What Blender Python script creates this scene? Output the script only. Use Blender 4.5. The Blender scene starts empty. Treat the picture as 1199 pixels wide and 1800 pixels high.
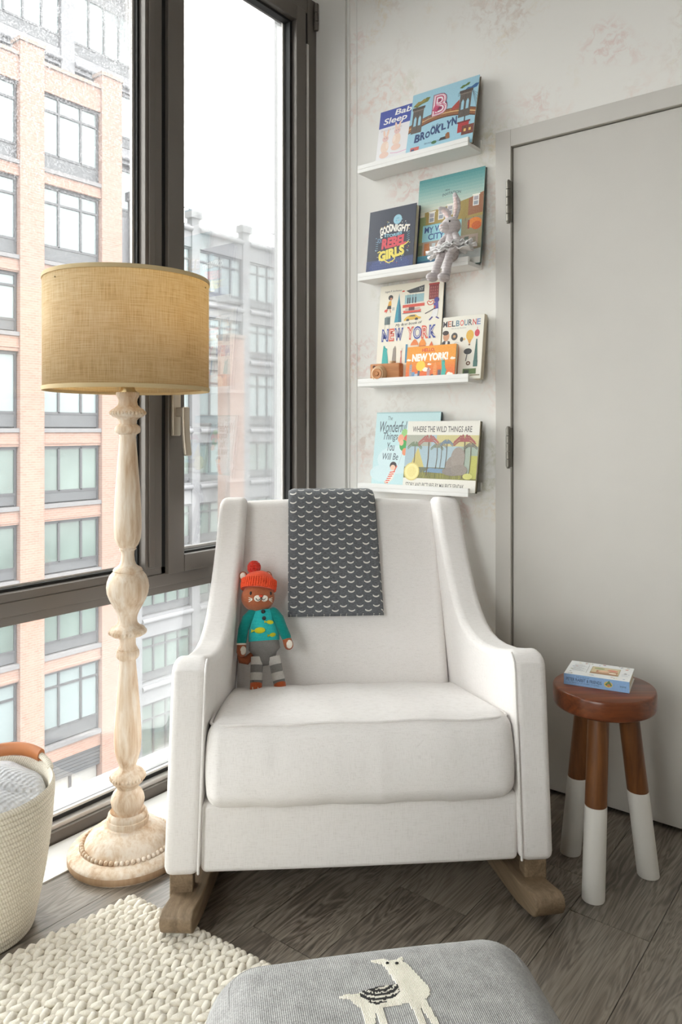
import bpy, bmesh, math, random
from mathutils import Vector, Matrix, Euler
random.seed(7)
S = bpy.context.scene
COL = S.collection
R = math.radians
PI = math.pi

# ------------------------------------------------------------------ camera, sky, exposure
TH = math.atan2(.6139, .7894)                 # camera yaw inside the room
CAM = (1.873, -2.252, 1.13)
cd = bpy.data.cameras.new('camera'); cam = bpy.data.objects.new('camera', cd); COL.objects.link(cam)
cam.location = CAM; cam.rotation_euler = (R(90), 0, TH)
cd.sensor_fit = 'VERTICAL'; cd.sensor_height = 36; cd.sensor_width = 24
cd.lens = 1324.4/1800*36; cd.shift_y = -144/1800; cd.clip_start = .05; cd.clip_end = 400
S.camera = cam
S.view_settings.view_transform = 'Standard'; S.view_settings.look = 'None'
S.view_settings.gamma = 1; S.view_settings.use_curve_mapping = False
S.view_settings.exposure = 1.95
w = bpy.data.worlds.new('overcast_sky'); S.world = w; w.use_nodes = True
bg = w.node_tree.nodes['Background']; bg.inputs[0].default_value = (1, .972, .955, 1)
_n = w.node_tree.nodes; _l = w.node_tree.links            # CIE overcast sky: L = Lz (1 + 2 sin e) / 3
_tc = _n.new('ShaderNodeTexCoord'); _sp = _n.new('ShaderNodeSeparateXYZ'); _mx = _n.new('ShaderNodeMath'); _mx.operation = 'MAXIMUM'; _mx.inputs[1].default_value = 0
_ma = _n.new('ShaderNodeMath'); _ma.operation = 'MULTIPLY_ADD'; SKY = 5.0; _ma.inputs[1].default_value = SKY*2/3; _ma.inputs[2].default_value = SKY/3
_l.new(_tc.outputs['Generated'], _sp.inputs[0]); _l.new(_sp.outputs[2], _mx.inputs[0]); _l.new(_mx.outputs[0], _ma.inputs[0]); _l.new(_ma.outputs[0], bg.inputs[1])
S.cycles.max_bounces = 10; S.cycles.diffuse_bounces = 6; S.cycles.transparent_max_bounces = 12
S.cycles.sample_clamp_indirect = 6; S.cycles.use_denoising = True
S.cycles.caustics_reflective = False; S.cycles.caustics_refractive = False

cT, sT = math.cos(TH), math.sin(TH)
def room(l, d, z=0):                          # lateral / depth from the standpoint -> room XYZ
    return (CAM[0]+l*cT-d*sT, CAM[1]+l*sT+d*cT, z)

# ------------------------------------------------------------------ material helpers
def lin(c):
    if len(c) == 3 and max(c) > 1.001:
        c = [x/255 for x in c]
        return tuple(((x+.055)/1.055)**2.4 if x > .04045 else x/12.92 for x in c)
    return tuple(c)
MATS = {}
class NB:
    """tiny node builder"""
    def __init__(s, name):
        m = bpy.data.materials.new(name); m.use_nodes = True; s.m = m; s.nt = m.node_tree
        s.p = s.nt.nodes['Principled BSDF']; s.out = s.nt.nodes['Material Output']
    def n(s, t, props=None, **ins):
        k = s.nt.nodes.new(t)
        for a, b in (props or {}).items(): setattr(k, a, b)
        for a, b in ins.items():
            i = int(a[1:]) if a[0] == 'i' and a[1:].isdigit() else a.replace('_', ' ')
            s.set(k.inputs[i], b)
        return k
    def set(s, sock, b):
        if isinstance(b, bpy.types.NodeSocket): s.nt.links.new(b, sock)
        elif isinstance(b, bpy.types.Node): s.nt.links.new(b.outputs[0], sock)
        else:
            if isinstance(b, tuple) and len(b) == 3 and sock.type == 'RGBA': b = b+(1,)
            sock.default_value = b
    def math(s, op, a, b=0., c=0., clamp=False):
        k = s.nt.nodes.new('ShaderNodeMath'); k.operation = op; k.use_clamp = clamp
        s.set(k.inputs[0], a); s.set(k.inputs[1], b); s.set(k.inputs[2], c); return k.outputs[0]
    def coord(s, which='Object'):
        return s.n('ShaderNodeTexCoord').outputs[which]
    def map(s, vec, scale=(1, 1, 1), loc=(0, 0, 0), rot=(0, 0, 0)):
        return s.n('ShaderNodeMapping', None, Vector=vec, Scale=scale, Location=loc, Rotation=rot).outputs[0]
    def noise(s, vec, scale=5., detail=3., rough=.5, dist=0.):
        return s.n('ShaderNodeTexNoise', None, Vector=vec, Scale=scale, Detail=detail, Roughness=rough, Distortion=dist).outputs[0]
    def ramp(s, fac, stops, interp='LINEAR'):
        k = s.nt.nodes.new('ShaderNodeValToRGB'); k.color_ramp.interpolation = interp
        el = k.color_ramp.elements
        while len(el) < len(stops): el.new(.5)
        for e, (p, c) in zip(el, stops):
            e.position = p; c = lin(c) if not isinstance(c, float) else (c, c, c); e.color = tuple(c)+(1,)
        s.set(k.inputs[0], fac); return k.outputs[0]
    def mix(s, f, a, b, blend='MIX'):
        k = s.nt.nodes.new('ShaderNodeMix'); k.data_type = 'RGBA'; k.blend_type = blend
        s.set(k.inputs[0], f); s.set(k.inputs[6], a if not isinstance(a, tuple) else lin(a)); s.set(k.inputs[7], b if not isinstance(b, tuple) else lin(b))
        return k.outputs[2]
    def bump(s, h, strength=.3, dist=.002):
        k = s.n('ShaderNodeBump', None, Strength=strength, Distance=dist, Height=h)
        s.set(s.p.inputs['Normal'], k.outputs[0]); return k
    def base(s, c, rough=.6, metal=0., spec=.5):
        s.set(s.p.inputs['Base Color'], c if not isinstance(c, tuple) else lin(c))
        s.set(s.p.inputs['Roughness'], rough); s.set(s.p.inputs['Metallic'], metal); s.set(s.p.inputs['Specular IOR Level'], spec)
        return s

def plain(name, c, rough=.55, metal=0., spec=.5, var=.06, scale=9.):
    if name in MATS: return MATS[name]
    b = NB(name); co = b.coord()
    n = b.noise(co, scale, 3)
    c = lin(c)
    lo = tuple(x*(1-var) for x in c); hi = tuple(min(1, x*(1+var)) for x in c)
    b.base(b.ramp(n, [(.3, lo), (.7, hi)]), rough, metal, spec)
    MATS[name] = b.m; return b.m

def m_linen():
    b = NB('linen_upholstery'); co = b.coord()
    a = b.noise(b.map(co, (60, 60, 900)), 1, 3, .6); c = b.noise(b.map(co, (900, 900, 45)), 1, 3, .6)
    t = b.math('ADD', a, c)
    big = b.noise(co, 3.5, 2)
    base = b.ramp(t, [(.68, (.72, .69, .665)), (1.32, (.88, .853, .838))])
    b.base(b.mix(.25, base, b.ramp(big, [(.3, (.80, .78, .755)), (.7, (.88, .855, .84))])), .85, 0, .2)
    wr = b.noise(b.map(co, (7, 7, 2.2)), 1, 3, .5)
    h = b.math('ADD', b.math('MULTIPLY', t, .0007), b.math('MULTIPLY', wr, .010))
    b.bump(h, .5, 1.)
    b.set(b.p.inputs['Sheen Weight'], .15)
    return b.m
def m_wood(name, c0, c1, axis=2, scale=1., rough=.5, spec=.4, ring=.5):
    b = NB(name); oi = b.n('ShaderNodeObjectInfo').outputs['Random']
    co = b.coord()
    sc = [26*scale]*3; sc[axis] = 2.4*scale
    v = b.n('ShaderNodeVectorMath', {'operation': 'ADD'}, i0=b.map(co, tuple(sc)), i1=(0., 0., 0.))
    cx = b.n('ShaderNodeCombineXYZ', None, X=b.math('MULTIPLY', oi, 37.), Y=b.math('MULTIPLY', oi, 91.), Z=b.math('MULTIPLY', oi, 53.))
    b.set(v.inputs[1], cx.outputs[0])
    n = b.noise(v.outputs[0], 1, 5, .62, 1.2)
    sc2 = [190*scale]*3; sc2[axis] = 6*scale
    f = b.noise(b.map(co, tuple(sc2)), 1, 2)
    t = b.math('ADD', b.math('MULTIPLY', n, .75), b.math('MULTIPLY', f, .25))
    b.base(b.ramp(t, [(.33, c0), (.66, c1)]), rough, 0, spec)
    b.bump(t, .15, .002)
    return b.m
def m_floor():
    b = NB('plank_wood'); oi = b.n('ShaderNodeObjectInfo').outputs['Random']; co = b.coord()
    off = b.n('ShaderNodeCombineXYZ', None, X=b.math('MULTIPLY', oi, 17.), Y=b.math('MULTIPLY', oi, 71.), Z=b.math('MULTIPLY', oi, 5.)).outputs[0]
    v = b.n('ShaderNodeVectorMath', {'operation': 'ADD'}, i0=b.map(co, (11, 1.5, 1)), i1=off).outputs[0]
    n = b.noise(v, 1, 3, .55, 1.6)
    ringw = b.math('SINE', b.math('MULTIPLY', n, 75.))
    v2 = b.n('ShaderNodeVectorMath', {'operation': 'ADD'}, i0=b.map(co, (240, 7, 1)), i1=off).outputs[0]
    f = b.noise(v2, 1, 4, .6)
    pl = b.noise(v, .35, 2)
    t = b.math('ADD', b.math('ADD', b.math('MULTIPLY', ringw, .085), b.math('MULTIPLY', f, .62)), b.math('MULTIPLY', pl, .38))
    c = b.ramp(t, [(.34, (80, 72, 64)), (.5, (124, 115, 104)), (.7, (158, 149, 136))])
    c = b.mix(b.math('MULTIPLY', oi, .30), c, (112, 104, 95))
    b.base(c, .30, 0, .95); b.bump(t, .15, .0012)
    return b.m
def m_wallpaper():
    b = NB('floral_wallpaper'); co = b.coord()
    cream = (.86, .845, .81)
    col = cream
    def blot(seed, sc, lo, hi, tint, amt, prev, asp=1.):
        big = b.noise(b.map(co, (sc, sc, sc*asp), (seed, seed*1.7, seed*.6)), 1, 1.5, .5)
        fine = b.noise(b.map(co, (sc*9, sc*9, sc*9), (seed*2, 3, seed)), 1, 4, .65, .8)
        m1 = b.n('ShaderNodeMapRange', None, Value=big, i1=lo, i2=hi, i3=0., i4=1.).outputs[0]
        m2 = b.n('ShaderNodeMapRange', None, Value=fine, i1=.46, i2=.64, i3=0., i4=1.).outputs[0]
        return b.mix(b.math('MULTIPLY', b.math('MULTIPLY', m1, m2), amt), prev, tint)
    col = blot(4.2, 2.9, .54, .68, (230, 196, 184), .7, col)
    col = blot(11.3, 3.4, .56, .70, (222, 188, 182), .65, col)
    col = blot(23.7, 3.1, .55, .70, (204, 203, 180), .62, col)
    col = blot(37.1, 4.6, .58, .72, (222, 200, 158), .5, col)
    col = blot(51.9, 3.8, .56, .70, (208, 190, 178), .55, col)
    b.base(col, .75, 0, .25)
    return b.m
def m_glass(name, dirt=0.):
    b = NB(name); nt = b.nt
    tr = b.n('ShaderNodeBsdfTransparent', None, Color=(.96, .985, .98))
    gl = b.n('ShaderNodeBsdfGlossy', None, Color=(1., 1., 1.), Roughness=.02)
    fr = b.n('ShaderNodeFresnel', None, IOR=1.45)
    mx = b.n('ShaderNodeMixShader', None, i0=b.math('MULTIPLY', fr.outputs[0], .8), i1=tr.outputs[0], i2=gl.outputs[0])
    df = b.n('ShaderNodeBsdfDiffuse', None, Color=(.9, .92, .94)); tl = b.n('ShaderNodeBsdfTranslucent', None, Color=(.9, .92, .95))
    dm = b.n('ShaderNodeMixShader', None, i0=.55, i1=df.outputs[0], i2=tl.outputs[0])
    co = b.coord()
    if dirt:
        # dried rain spots, thicker towards the head of the pane, and a thin pale veil that paints in outdoor glare
        spots = b.noise(co, 230, 2, .7); big = b.noise(co, 3.2, 3, .6)
        sx = b.n('ShaderNodeSeparateXYZ', None, Vector=co)
        zz = b.n('ShaderNodeMapRange', None, Value=sx.outputs[2], i1=1.40, i2=2.3, i3=.0, i4=1.).outputs[0]
        s1 = b.n('ShaderNodeMapRange', None, Value=spots, i1=.52, i2=.62, i3=0., i4=1.).outputs[0]
        bz = b.n('ShaderNodeMapRange', None, Value=big, i1=.3, i2=.7, i3=.25, i4=1.).outputs[0]
        f = b.math('MULTIPLY', b.math('MULTIPLY', s1, zz), b.math('MULTIPLY', bz, dirt))
        f = b.math('ADD', f, .035)
    else:
        f = b.math('ADD', b.math('MULTIPLY', b.noise(co, 2.2, 2), .02), .025)  # faint veil on clear panes too, washing out the view like glare
    fin = b.n('ShaderNodeMixShader', None, i0=f, i1=mx.outputs[0], i2=dm.outputs[0])
    nt.links.new(fin.outputs[0], b.out.inputs[0])
    return b.m
def m_shade():
    b = NB('burlap_shade'); uv = b.coord('UV')
    a = b.noise(b.map(uv, (14, 420, 1)), 1, 3, .65); c = b.noise(b.map(uv, (420, 16, 1), (3, 7, 0)), 1, 3, .65)
    mid = b.noise(b.map(uv, (9, 9, 1)), 1, 2)
    t = b.math('ADD', b.math('MULTIPLY', b.math('ADD', a, c), .5), b.math('MULTIPLY', b.math('SUBTRACT', mid, .5), .12))
    col = b.ramp(t, [(.34, (194, 168, 124)), (.47, (226, 206, 164)), (.62, (242, 230, 202))])
    b.base(col, .85, 0, .15)
    b.bump(t, .35, .002)
    tl = b.n('ShaderNodeBsdfTranslucent', None, Color=b.mix(.35, col, (244, 206, 140)))
    mx = b.n('ShaderNodeMixShader', None, i0=.55, i1=b.p.outputs[0], i2=tl.outputs[0])
    b.nt.links.new(mx.outputs[0], b.out.inputs[0])
    return b.m
def m_whitewash():
    b = NB('whitewashed_wood'); co = b.coord()
    n = b.noise(b.map(co, (70, 70, 7)), 1, 5, .65, .3); big = b.noise(b.map(co, (14, 14, 5)), 1, 2)
    t = b.math('ADD', b.math('MULTIPLY', n, .6), b.math('MULTIPLY', big, .4))
    b.base(b.ramp(t, [(.34, (190, 156, 124)), (.47, (217, 196, 171)), (.60, (234, 222, 207))]), .6, 0, .3)
    b.bump(n, .2, .002); return b.m
def m_throw():
    b = NB('scallop_knit'); uv = b.coord('UV')
    sx = b.n('ShaderNodeSeparateXYZ', None, Vector=uv); x, y = sx.outputs[0], sx.outputs[1]
    PX, PY = .0513, .0150
    row = b.math('DIVIDE', y, PY); ri = b.math('FLOOR', row); fy = b.math('SUBTRACT', row, ri)
    odd = b.math('MULTIPLY', b.math('MODULO', ri, 2.), .5)
    cx = b.math('ADD', b.math('DIVIDE', x, PX), odd); fx = b.math('SUBTRACT', b.math('SUBTRACT', cx, b.math('FLOOR', cx)), .5)
    ax = b.math('ABSOLUTE', fx)
    curve = b.math('ADD', .40, b.math('MULTIPLY', b.math('MULTIPLY', fx, fx), 7.5))
    dy = b.math('ABSOLUTE', b.math('SUBTRACT', fy, curve))
    m = b.math('MULTIPLY', b.math('LESS_THAN', dy, .15), b.math('LESS_THAN', ax, .20))
    rg = b.noise(b.map(uv, (900, 250, 1)), 1, 2); m = b.math('MULTIPLY', m, b.math('GREATER_THAN', rg, .34))
    cell = b.noise(b.map(uv, (120, 420, 1)), 1, 2)
    grey = b.ramp(cell, [(.3, (82, 84, 88)), (.7, (116, 119, 123))])
    b.base(b.mix(m, grey, (226, 224, 218)), .9, 0, .15)
    st = b.math('SINE', b.math('MULTIPLY', x, 1500.))
    b.bump(b.math('ADD', b.math('MULTIPLY', st, .25), m), .3, .0015)
    b.set(b.p.inputs['Sheen Weight'], .2)
    return b.m
def m_knit(name, c0, c1, fr=900., axis=0, bump=.35, dark=None, mode='wave'):
    b = NB(name); co = b.coord(); sx = b.n('ShaderNodeSeparateXYZ', None, Vector=co)
    wv = b.math('SINE', b.math('MULTIPLY', sx.outputs[axis], fr))
    wv2 = b.math('SINE', b.math('MULTIPLY', sx.outputs[(axis+1) % 3 if mode != 'waffle' else 1], fr*.8))
    n = b.noise(co, 420, 3, .7); big = b.noise(co, 40, 3, .6)
    t = b.math('ADD', b.math('MULTIPLY', n, .7), b.math('MULTIPLY', big, .3))
    t2 = b.math('ADD', t, b.math('MULTIPLY', wv, .05))
    b.base(b.ramp(t2, [(.36, c0), (.64, c1)]), .95, 0, .12)
    h = b.math('ADD', b.math('MULTIPLY', wv, .5), b.math('MULTIPLY', n, .8))
    if mode == 'waffle': h = b.math('ADD', h, b.math('MULTIPLY', wv2, .5))
    b.bump(h, bump, .003); b.set(b.p.inputs['Sheen Weight'], .25)
    return b.m
def m_brick():
    b = NB('salmon_brick'); co = b.coord()
    v = b.map(co, (1, 1, 1), rot=(R(90), 0, R(90)))
    sx = b.n('ShaderNodeSeparateXYZ', None, Vector=co)
    cb = b.n('ShaderNodeCombineXYZ', None, X=b.math('ADD', sx.outputs[0], sx.outputs[1]), Y=sx.outputs[2], Z=0.).outputs[0]
    k = b.n('ShaderNodeTexBrick', None, Vector=cb, Color1=lin((118, 93, 83))+(1,), Color2=lin((109, 82, 72))+(1,), Mortar=lin((114, 103, 96))+(1,),
            Scale=1., Mortar_Size=.012, Brick_Width=.26, Row_Height=.095)
    big = b.noise(co, .6, 2)
    b.base(b.mix(b.math('MULTIPLY', big, .35), k.outputs[0], (119, 92, 80)), .85, 0, .2); return b.m
def m_attr():
    b = NB('printed_ink'); a = b.n('ShaderNodeAttribute', {'attribute_name': 'Col'})
    n = b.noise(b.coord(), 260, 2)
    b.base(b.mix(.07, a.outputs[0], b.ramp(n, [(.3, (.3, .3, .3)), (.7, (.9, .9, .9))])), .45, 0, .35); return b.m
def m_rope():
    b = NB('cotton_rope'); co = b.coord(); sx = b.n('ShaderNodeSeparateXYZ', None, Vector=co)
    ang = b.math('ARCTAN2', sx.outputs[1], sx.outputs[0])
    wv = b.math('SINE', b.math('ADD', b.math('MULTIPLY', ang, 170.), b.math('MULTIPLY', sx.outputs[2], 420.)))
    n = b.noise(co, 300, 2)
    t = b.math('ADD', b.math('MULTIPLY', wv, .18), n)
    b.base(b.ramp(t, [(.3, (206, 197, 180)), (.7, (234, 228, 214))]), .9, 0, .15); b.bump(t, .5, .0015); return b.m

M = dict(linen=m_linen(), floor=m_floor(), paper=m_wallpaper(), glass=m_glass('window_glass'), dirty=m_glass('rain_spotted_glass', .42),
    shade=m_shade(), lampwood=m_whitewash(), throw=m_throw(), brick=m_brick(), ink=m_attr(), rope=m_rope(),
    pouf=m_knit('grey_heather_knit', (120, 119, 118), (174, 173, 172), 2300., 0, .3),
    blanket=m_knit('grey_waffle_knit', (206, 208, 212), (232, 233, 235), 640., 0, .8, mode='waffle'),
    wool=m_knit('ivory_wool', (222, 215, 200), (240, 235, 223), 160., 0, .12),
    llama=m_knit('ivory_motif_yarn', (214, 209, 196), (238, 234, 224), 160., 0, .2),
    rocker=m_wood('weathered_oak', (106, 88, 68), (150, 130, 106), 1, 1.2, .5),
    stool=m_wood('acacia_wood', (80, 38, 20), (138, 76, 42), 0, .8, .28, .5),
    stool_leg=m_wood('acacia_leg_wood', (80, 46, 22), (126, 80, 42), 2, .8, .38, .4),
    toywood=m_wood('toy_beech', (176, 116, 74), (208, 150, 102), 0, 2., .5),
    toylens=m_wood('toy_maple', (196, 158, 118), (218, 184, 146), 2, 2., .5),
    white=plain('white_paint', (.80, .79, .765), .6, var=.015), ceil=plain('ceiling_paint', (.86, .86, .85), .8, var=.01),
    sill=plain('white_stone', (.84, .84, .82), .35, var=.03), shelf=plain('white_lacquer', (.83, .825, .805), .35, var=.01),
    door=plain('greige_door_paint', (.61, .588, .55), .42, var=.012), doorgap=plain('door_gap', (40, 38, 34), .8),
    frame=plain('bronze_aluminium', (106, 100, 94), .36, .25, .5, .03), gasket=plain('black_gasket', (22, 22, 22), .6),
    bead=plain('bright_aluminium', (206, 202, 198), .35, .2, .5, .02), steel=plain('satin_steel', (130, 126, 118), .38, .8), handle=plain('champagne_metal', (190, 180, 165), .35, .55),
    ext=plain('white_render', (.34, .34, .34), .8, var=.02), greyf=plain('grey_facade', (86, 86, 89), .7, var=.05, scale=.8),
    darkf=plain('charcoal_mullion', (39, 39, 43), .5, var=.05), panelf=plain('charcoal_panel', (52, 53, 56), .6, var=.08, scale=1.5),
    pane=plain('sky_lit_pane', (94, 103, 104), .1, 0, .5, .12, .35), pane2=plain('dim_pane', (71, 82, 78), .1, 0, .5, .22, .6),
    redint=plain('red_curtain', (119, 38, 42), .8), asphalt=plain('street_asphalt', (62, 62, 64), .9, scale=.4), pave=plain('sidewalk_concrete', (96, 94, 93), .9, scale=.5),
    leaf=plain('street_leaves', (72, 88, 54), .8, var=.3, scale=3), bark=plain('street_bark', (90, 76, 62), .9), shopw=plain('shop_blind', (119, 117, 114), .7), car=plain('pale_blue_car', (119, 136, 159), .3),
    leather=plain('tan_leather', (186, 116, 68), .45, var=.08, scale=30), page=plain('page_paper', (222, 212, 190), .85, var=.06, scale=60),
    stoolw=plain('cream_dip_paint', (.72, .70, .655), .5, var=.015), brass=plain('lamp_fitting', (170, 150, 110), .4, .8),
    rust=m_knit('rust_toy_knit', (178, 84, 48), (204, 108, 66), 1800., 2, .2), red=m_knit('coral_hat_knit', (236, 74, 40), (250, 104, 64), 1500., 2, .4), pom=m_knit('red_pompom_yarn', (214, 38, 24), (240, 66, 44), 900., 2, .9),
    brown=m_knit('brown_toy_knit', (160, 90, 60), (184, 110, 76), 1800., 2, .2), teal=m_knit('teal_sweater_knit', (30, 176, 180), (62, 200, 200), 1600., 2, .3),
    teald=m_knit('deep_teal_knit', (14, 128, 124), (24, 148, 142), 1600., 2, .3), greyp=m_knit('grey_trouser_knit', (122, 120, 118), (140, 138, 136), 1800., 2, .2),
    greyl=m_knit('pale_stripe_knit', (196, 193, 190), (216, 213, 208), 1800., 2, .2), cream=m_knit('cream_toy_knit', (228, 220, 208), (244, 238, 226), 1800., 2, .2),
    ink_black=plain('black_yarn', (26, 24, 24), .5), yellow=m_knit('yellow_yarn', (196, 196, 34), (216, 212, 60), 1800., 2, .2), nose=plain('orange_nose', (206, 70, 40), .7),
    plush=m_knit('lilac_plush', (190, 182, 184), (216, 209, 209), 700., 2, .5), plushin=m_knit('pink_plush', (220, 196, 192), (232, 212, 208), 700., 2, .4),
    tulle=plain('white_tulle', (.86, .85, .85), .8), dark=plain('dark_yarn', (52, 50, 50), .9))

# ------------------------------------------------------------------ mesh helpers
def T(x=0, y=0, z=0): return Matrix.Translation((x, y, z))
def RX(a): return Matrix.Rotation(a, 4, 'X')
def RY(a): return Matrix.Rotation(a, 4, 'Y')
def RZ(a): return Matrix.Rotation(a, 4, 'Z')
class MB:
    def __init__(s): s.v = []; s.f = []; s.uv = {}; s.mi = []
    def add(s, v, f, Mx=None, mi=0):
        o = len(s.v)
        s.v += [tuple(Mx @ Vector(p)) for p in v] if Mx else [tuple(p) for p in v]
        s.f += [tuple(i+o for i in q) for q in f]; s.mi += [mi]*len(f); return s
    def box(s, x0, x1, y0, y1, z0, z1, Mx=None, mi=0):
        v = [(x, y, z) for x in (x0, x1) for y in (y0, y1) for z in (z0, z1)]
        return s.add(v, [(0, 1, 3, 2), (4, 6, 7, 5), (0, 4, 5, 1), (2, 3, 7, 6), (0, 2, 6, 4), (1, 5, 7, 3)], Mx, mi)
    def lathe(s, prof, n=32, Mx=None, caps=True, mi=0):
        v = []; f = []
        for r, z in prof:
            for k in range(n):
                a = 2*PI*k/n; v.append((r*math.cos(a), r*math.sin(a), z))
        for i in range(len(prof)-1):
            for k in range(n):
                a, b = i*n+k, i*n+(k+1) % n; f.append((a, b, b+n, a+n))
        if caps:
            if prof[0][0] > 1e-6: f.append(tuple(range(n-1, -1, -1)))
            if prof[-1][0] > 1e-6: f.append(tuple((len(prof)-1)*n+k for k in range(n)))
        return s.add(v, f, Mx, mi)
    def ell(s, c, r, Mx=None, n=20, m=12, mi=0):
        if not hasattr(r, '__len__'): r = (r, r, r)
        v = []; f = []
        for i in range(m+1):
            p = -PI/2+PI*i/m
            for k in range(n):
                a = 2*PI*k/n; v.append((c[0]+r[0]*math.cos(p)*math.cos(a), c[1]+r[1]*math.cos(p)*math.sin(a), c[2]+r[2]*math.sin(p)))
        for i in range(m):
            for k in range(n):
                a, b = i*n+k, i*n+(k+1) % n; f.append((a, b, b+n, a+n))
        return s.add(v, f, Mx, mi)
    def tube(s, pts, rad, n=12, Mx=None, round_ends=True, closed=False, flat=1., up=None, mi=0):
        pts = [Vector(p) for p in pts]
        if not hasattr(rad, '__len__'): rad = [rad]*len(pts)
        L = []
        if round_ends and not closed:
            d = (pts[0]-pts[1]).normalized(); r = rad[0]
            for a in (80, 60, 35): L.append((pts[0]+d*r*math.sin(R(a)), r*math.cos(R(a))))
        L += list(zip(pts, rad))
        if round_ends and not closed:
            d = (pts[-1]-pts[-2]).normalized(); r = rad[-1]
            for a in (35, 60, 80): L.append((pts[-1]+d*r*math.sin(R(a)), r*math.cos(R(a))))
        v = []; f = []; N = len(L); prev = None
        for i, (p, r) in enumerate(L):
            if closed: d = L[(i+1) % N][0]-L[i-1][0]
            else: d = L[min(i+1, N-1)][0]-L[max(i-1, 0)][0]
            d.normalize()
            if prev is None:
                u = Vector(up) if up else (Vector((0, 0, 1)) if abs(d.z) < .9 else Vector((0, 1, 0)))
            else: u = prev
            u = (u-d*u.dot(d)).normalized(); prev = u; q = d.cross(u)
            for k in range(n):
                a = 2*PI*k/n; v.append(p+u*(r*math.cos(a))+q*(r*flat*math.sin(a)))
        for i in range(N if closed else N-1):
            for k in range(n):
                a, b = i*n+k, i*n+(k+1) % n; j = ((i+1) % N)*n
                f.append((a, b, j+(k+1) % n, j+k))
        if not closed:
            f.append(tuple(range(n-1, -1, -1))); f.append(tuple((N-1)*n+k for k in range(n)))
        return s.add(v, f, Mx, mi)
    def prism(s, poly, y0, y1, Mx=None, mi=0):         # poly in (x,z), extruded along y
        n = len(poly); v = [(x, y0, z) for x, z in poly]+[(x, y1, z) for x, z in poly]
        f = [tuple(range(n)), tuple(range(2*n-1, n-1, -1))]+[(i, i+n, (i+1) % n+n, (i+1) % n) for i in range(n)]
        return s.add(v, f, Mx, mi)
    def rbox(s, half, r, cuts=(6, 6, 6), seg=4, fn=None, Mx=None, mi=0):
        """rounded box as six welded grids; fn(p,u) moves a point, u in -1..1"""
        ax = []
        for h, c in zip(half, cuts):
            rr = min(r, h*.98); inner = h-rr
            a = [inner+rr*math.tan(R(45*i/seg)) for i in range(seg, 0, -1)]
            mid = [inner-2*inner*i/c for i in range(c+1)]
            ax.append([-x for x in a]+[-m for m in mid]+a[::-1])
        idx = {}; v = []; f = []
        def vid(p):
            k = tuple(round(x, 6) for x in p)
            if k not in idx:
                q = Vector([max(-(h-min(r, h*.98)), min(h-min(r, h*.98), x)) for x, h in zip(p, half)])
                d = Vector(p)-q
                P = q+d.normalized()*min(r, min(half)*.98) if d.length > 1e-9 else Vector(p)
                if d.length > 1e-9:
                    P = Vector([q[i]+d.normalized()[i]*min(r, half[i]*.98) for i in range(3)])
                if fn: P = Vector(fn(P, [P[i]/half[i] for i in range(3)]))
                idx[k] = len(v); v.append(P)
            return idx[k]
        for a in range(3):
            b, c = (a+1) % 3, (a+2) % 3
            for sg in (-1, 1):
                for i in range(len(ax[b])-1):
                    for j in range(len(ax[c])-1):
                        q = []
                        for bi, cj in ((i, j), (i+1, j), (i+1, j+1), (i, j+1)):
                            p = [0, 0, 0]; p[a] = sg*half[a]; p[b] = ax[b][bi]; p[c] = ax[c][cj]; q.append(vid(p))
                        q = q if sg > 0 else q[::-1]
                        if len(set(q)) == 4: f.append(tuple(q))
        return s.add(v, f, Mx, mi)
    def build(s, name, mat, parent=None, smooth=True, bevel=0., bseg=3, uv=None, fixn=False, bang=40):
        me = bpy.data.meshes.new(name); me.from_pydata(s.v, [], s.f)
        if fixn:
            bm = bmesh.new(); bm.from_mesh(me); bmesh.ops.recalc_face_normals(bm, faces=bm.faces); bm.to_mesh(me); bm.free()
        mats = mat if isinstance(mat, (list, tuple)) else [mat]
        for m in mats: me.materials.append(m)
        if len(mats) > 1: me.polygons.foreach_set('material_index', s.mi)
        if uv:
            l = me.uv_layers.new(name='UVMap')
            for lp in me.loops: l.data[lp.index].uv = uv(me.vertices[lp.vertex_index].co, lp.vertex_index)
        me.polygons.foreach_set('use_smooth', [smooth]*len(me.polygons))
        me.update()
        o = bpy.data.objects.new(name, me); COL.objects.link(o)
        if parent: o.parent = parent
        if bevel:
            md = o.modifiers.new('bevel', 'BEVEL'); md.width = bevel; md.segments = bseg; md.limit_method = 'ANGLE'; md.angle_limit = R(bang)
            md.harden_normals = False
            wn = o.modifiers.new('wn', 'WEIGHTED_NORMAL'); wn.keep_sharp = False
        elif smooth and hasattr(me, 'set_sharp_from_angle'): me.set_sharp_from_angle(angle=R(48))
        return o
def tag(o, label=None, cat=None, group=None, kind=None):
    if label: o['label'] = label
    if cat: o['category'] = cat
    if group: o['group'] = group
    if kind: o['kind'] = kind
    return o
def empty(name, loc=(0, 0, 0), rot=(0, 0, 0), label=None, cat=None, group=None, kind=None):
    o = bpy.data.objects.new(name, None); COL.objects.link(o); o.location = loc; o.rotation_euler = rot
    o.empty_display_size = .05
    return tag(o, label, cat, group, kind)
def share(src, name, parent, loc, rot=(0, 0, 0), scale=(1, 1, 1)):
    o = src.copy(); o.name = name; COL.objects.link(o); o.parent = parent; o.location = loc; o.rotation_euler = rot; o.scale = scale; return o

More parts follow.
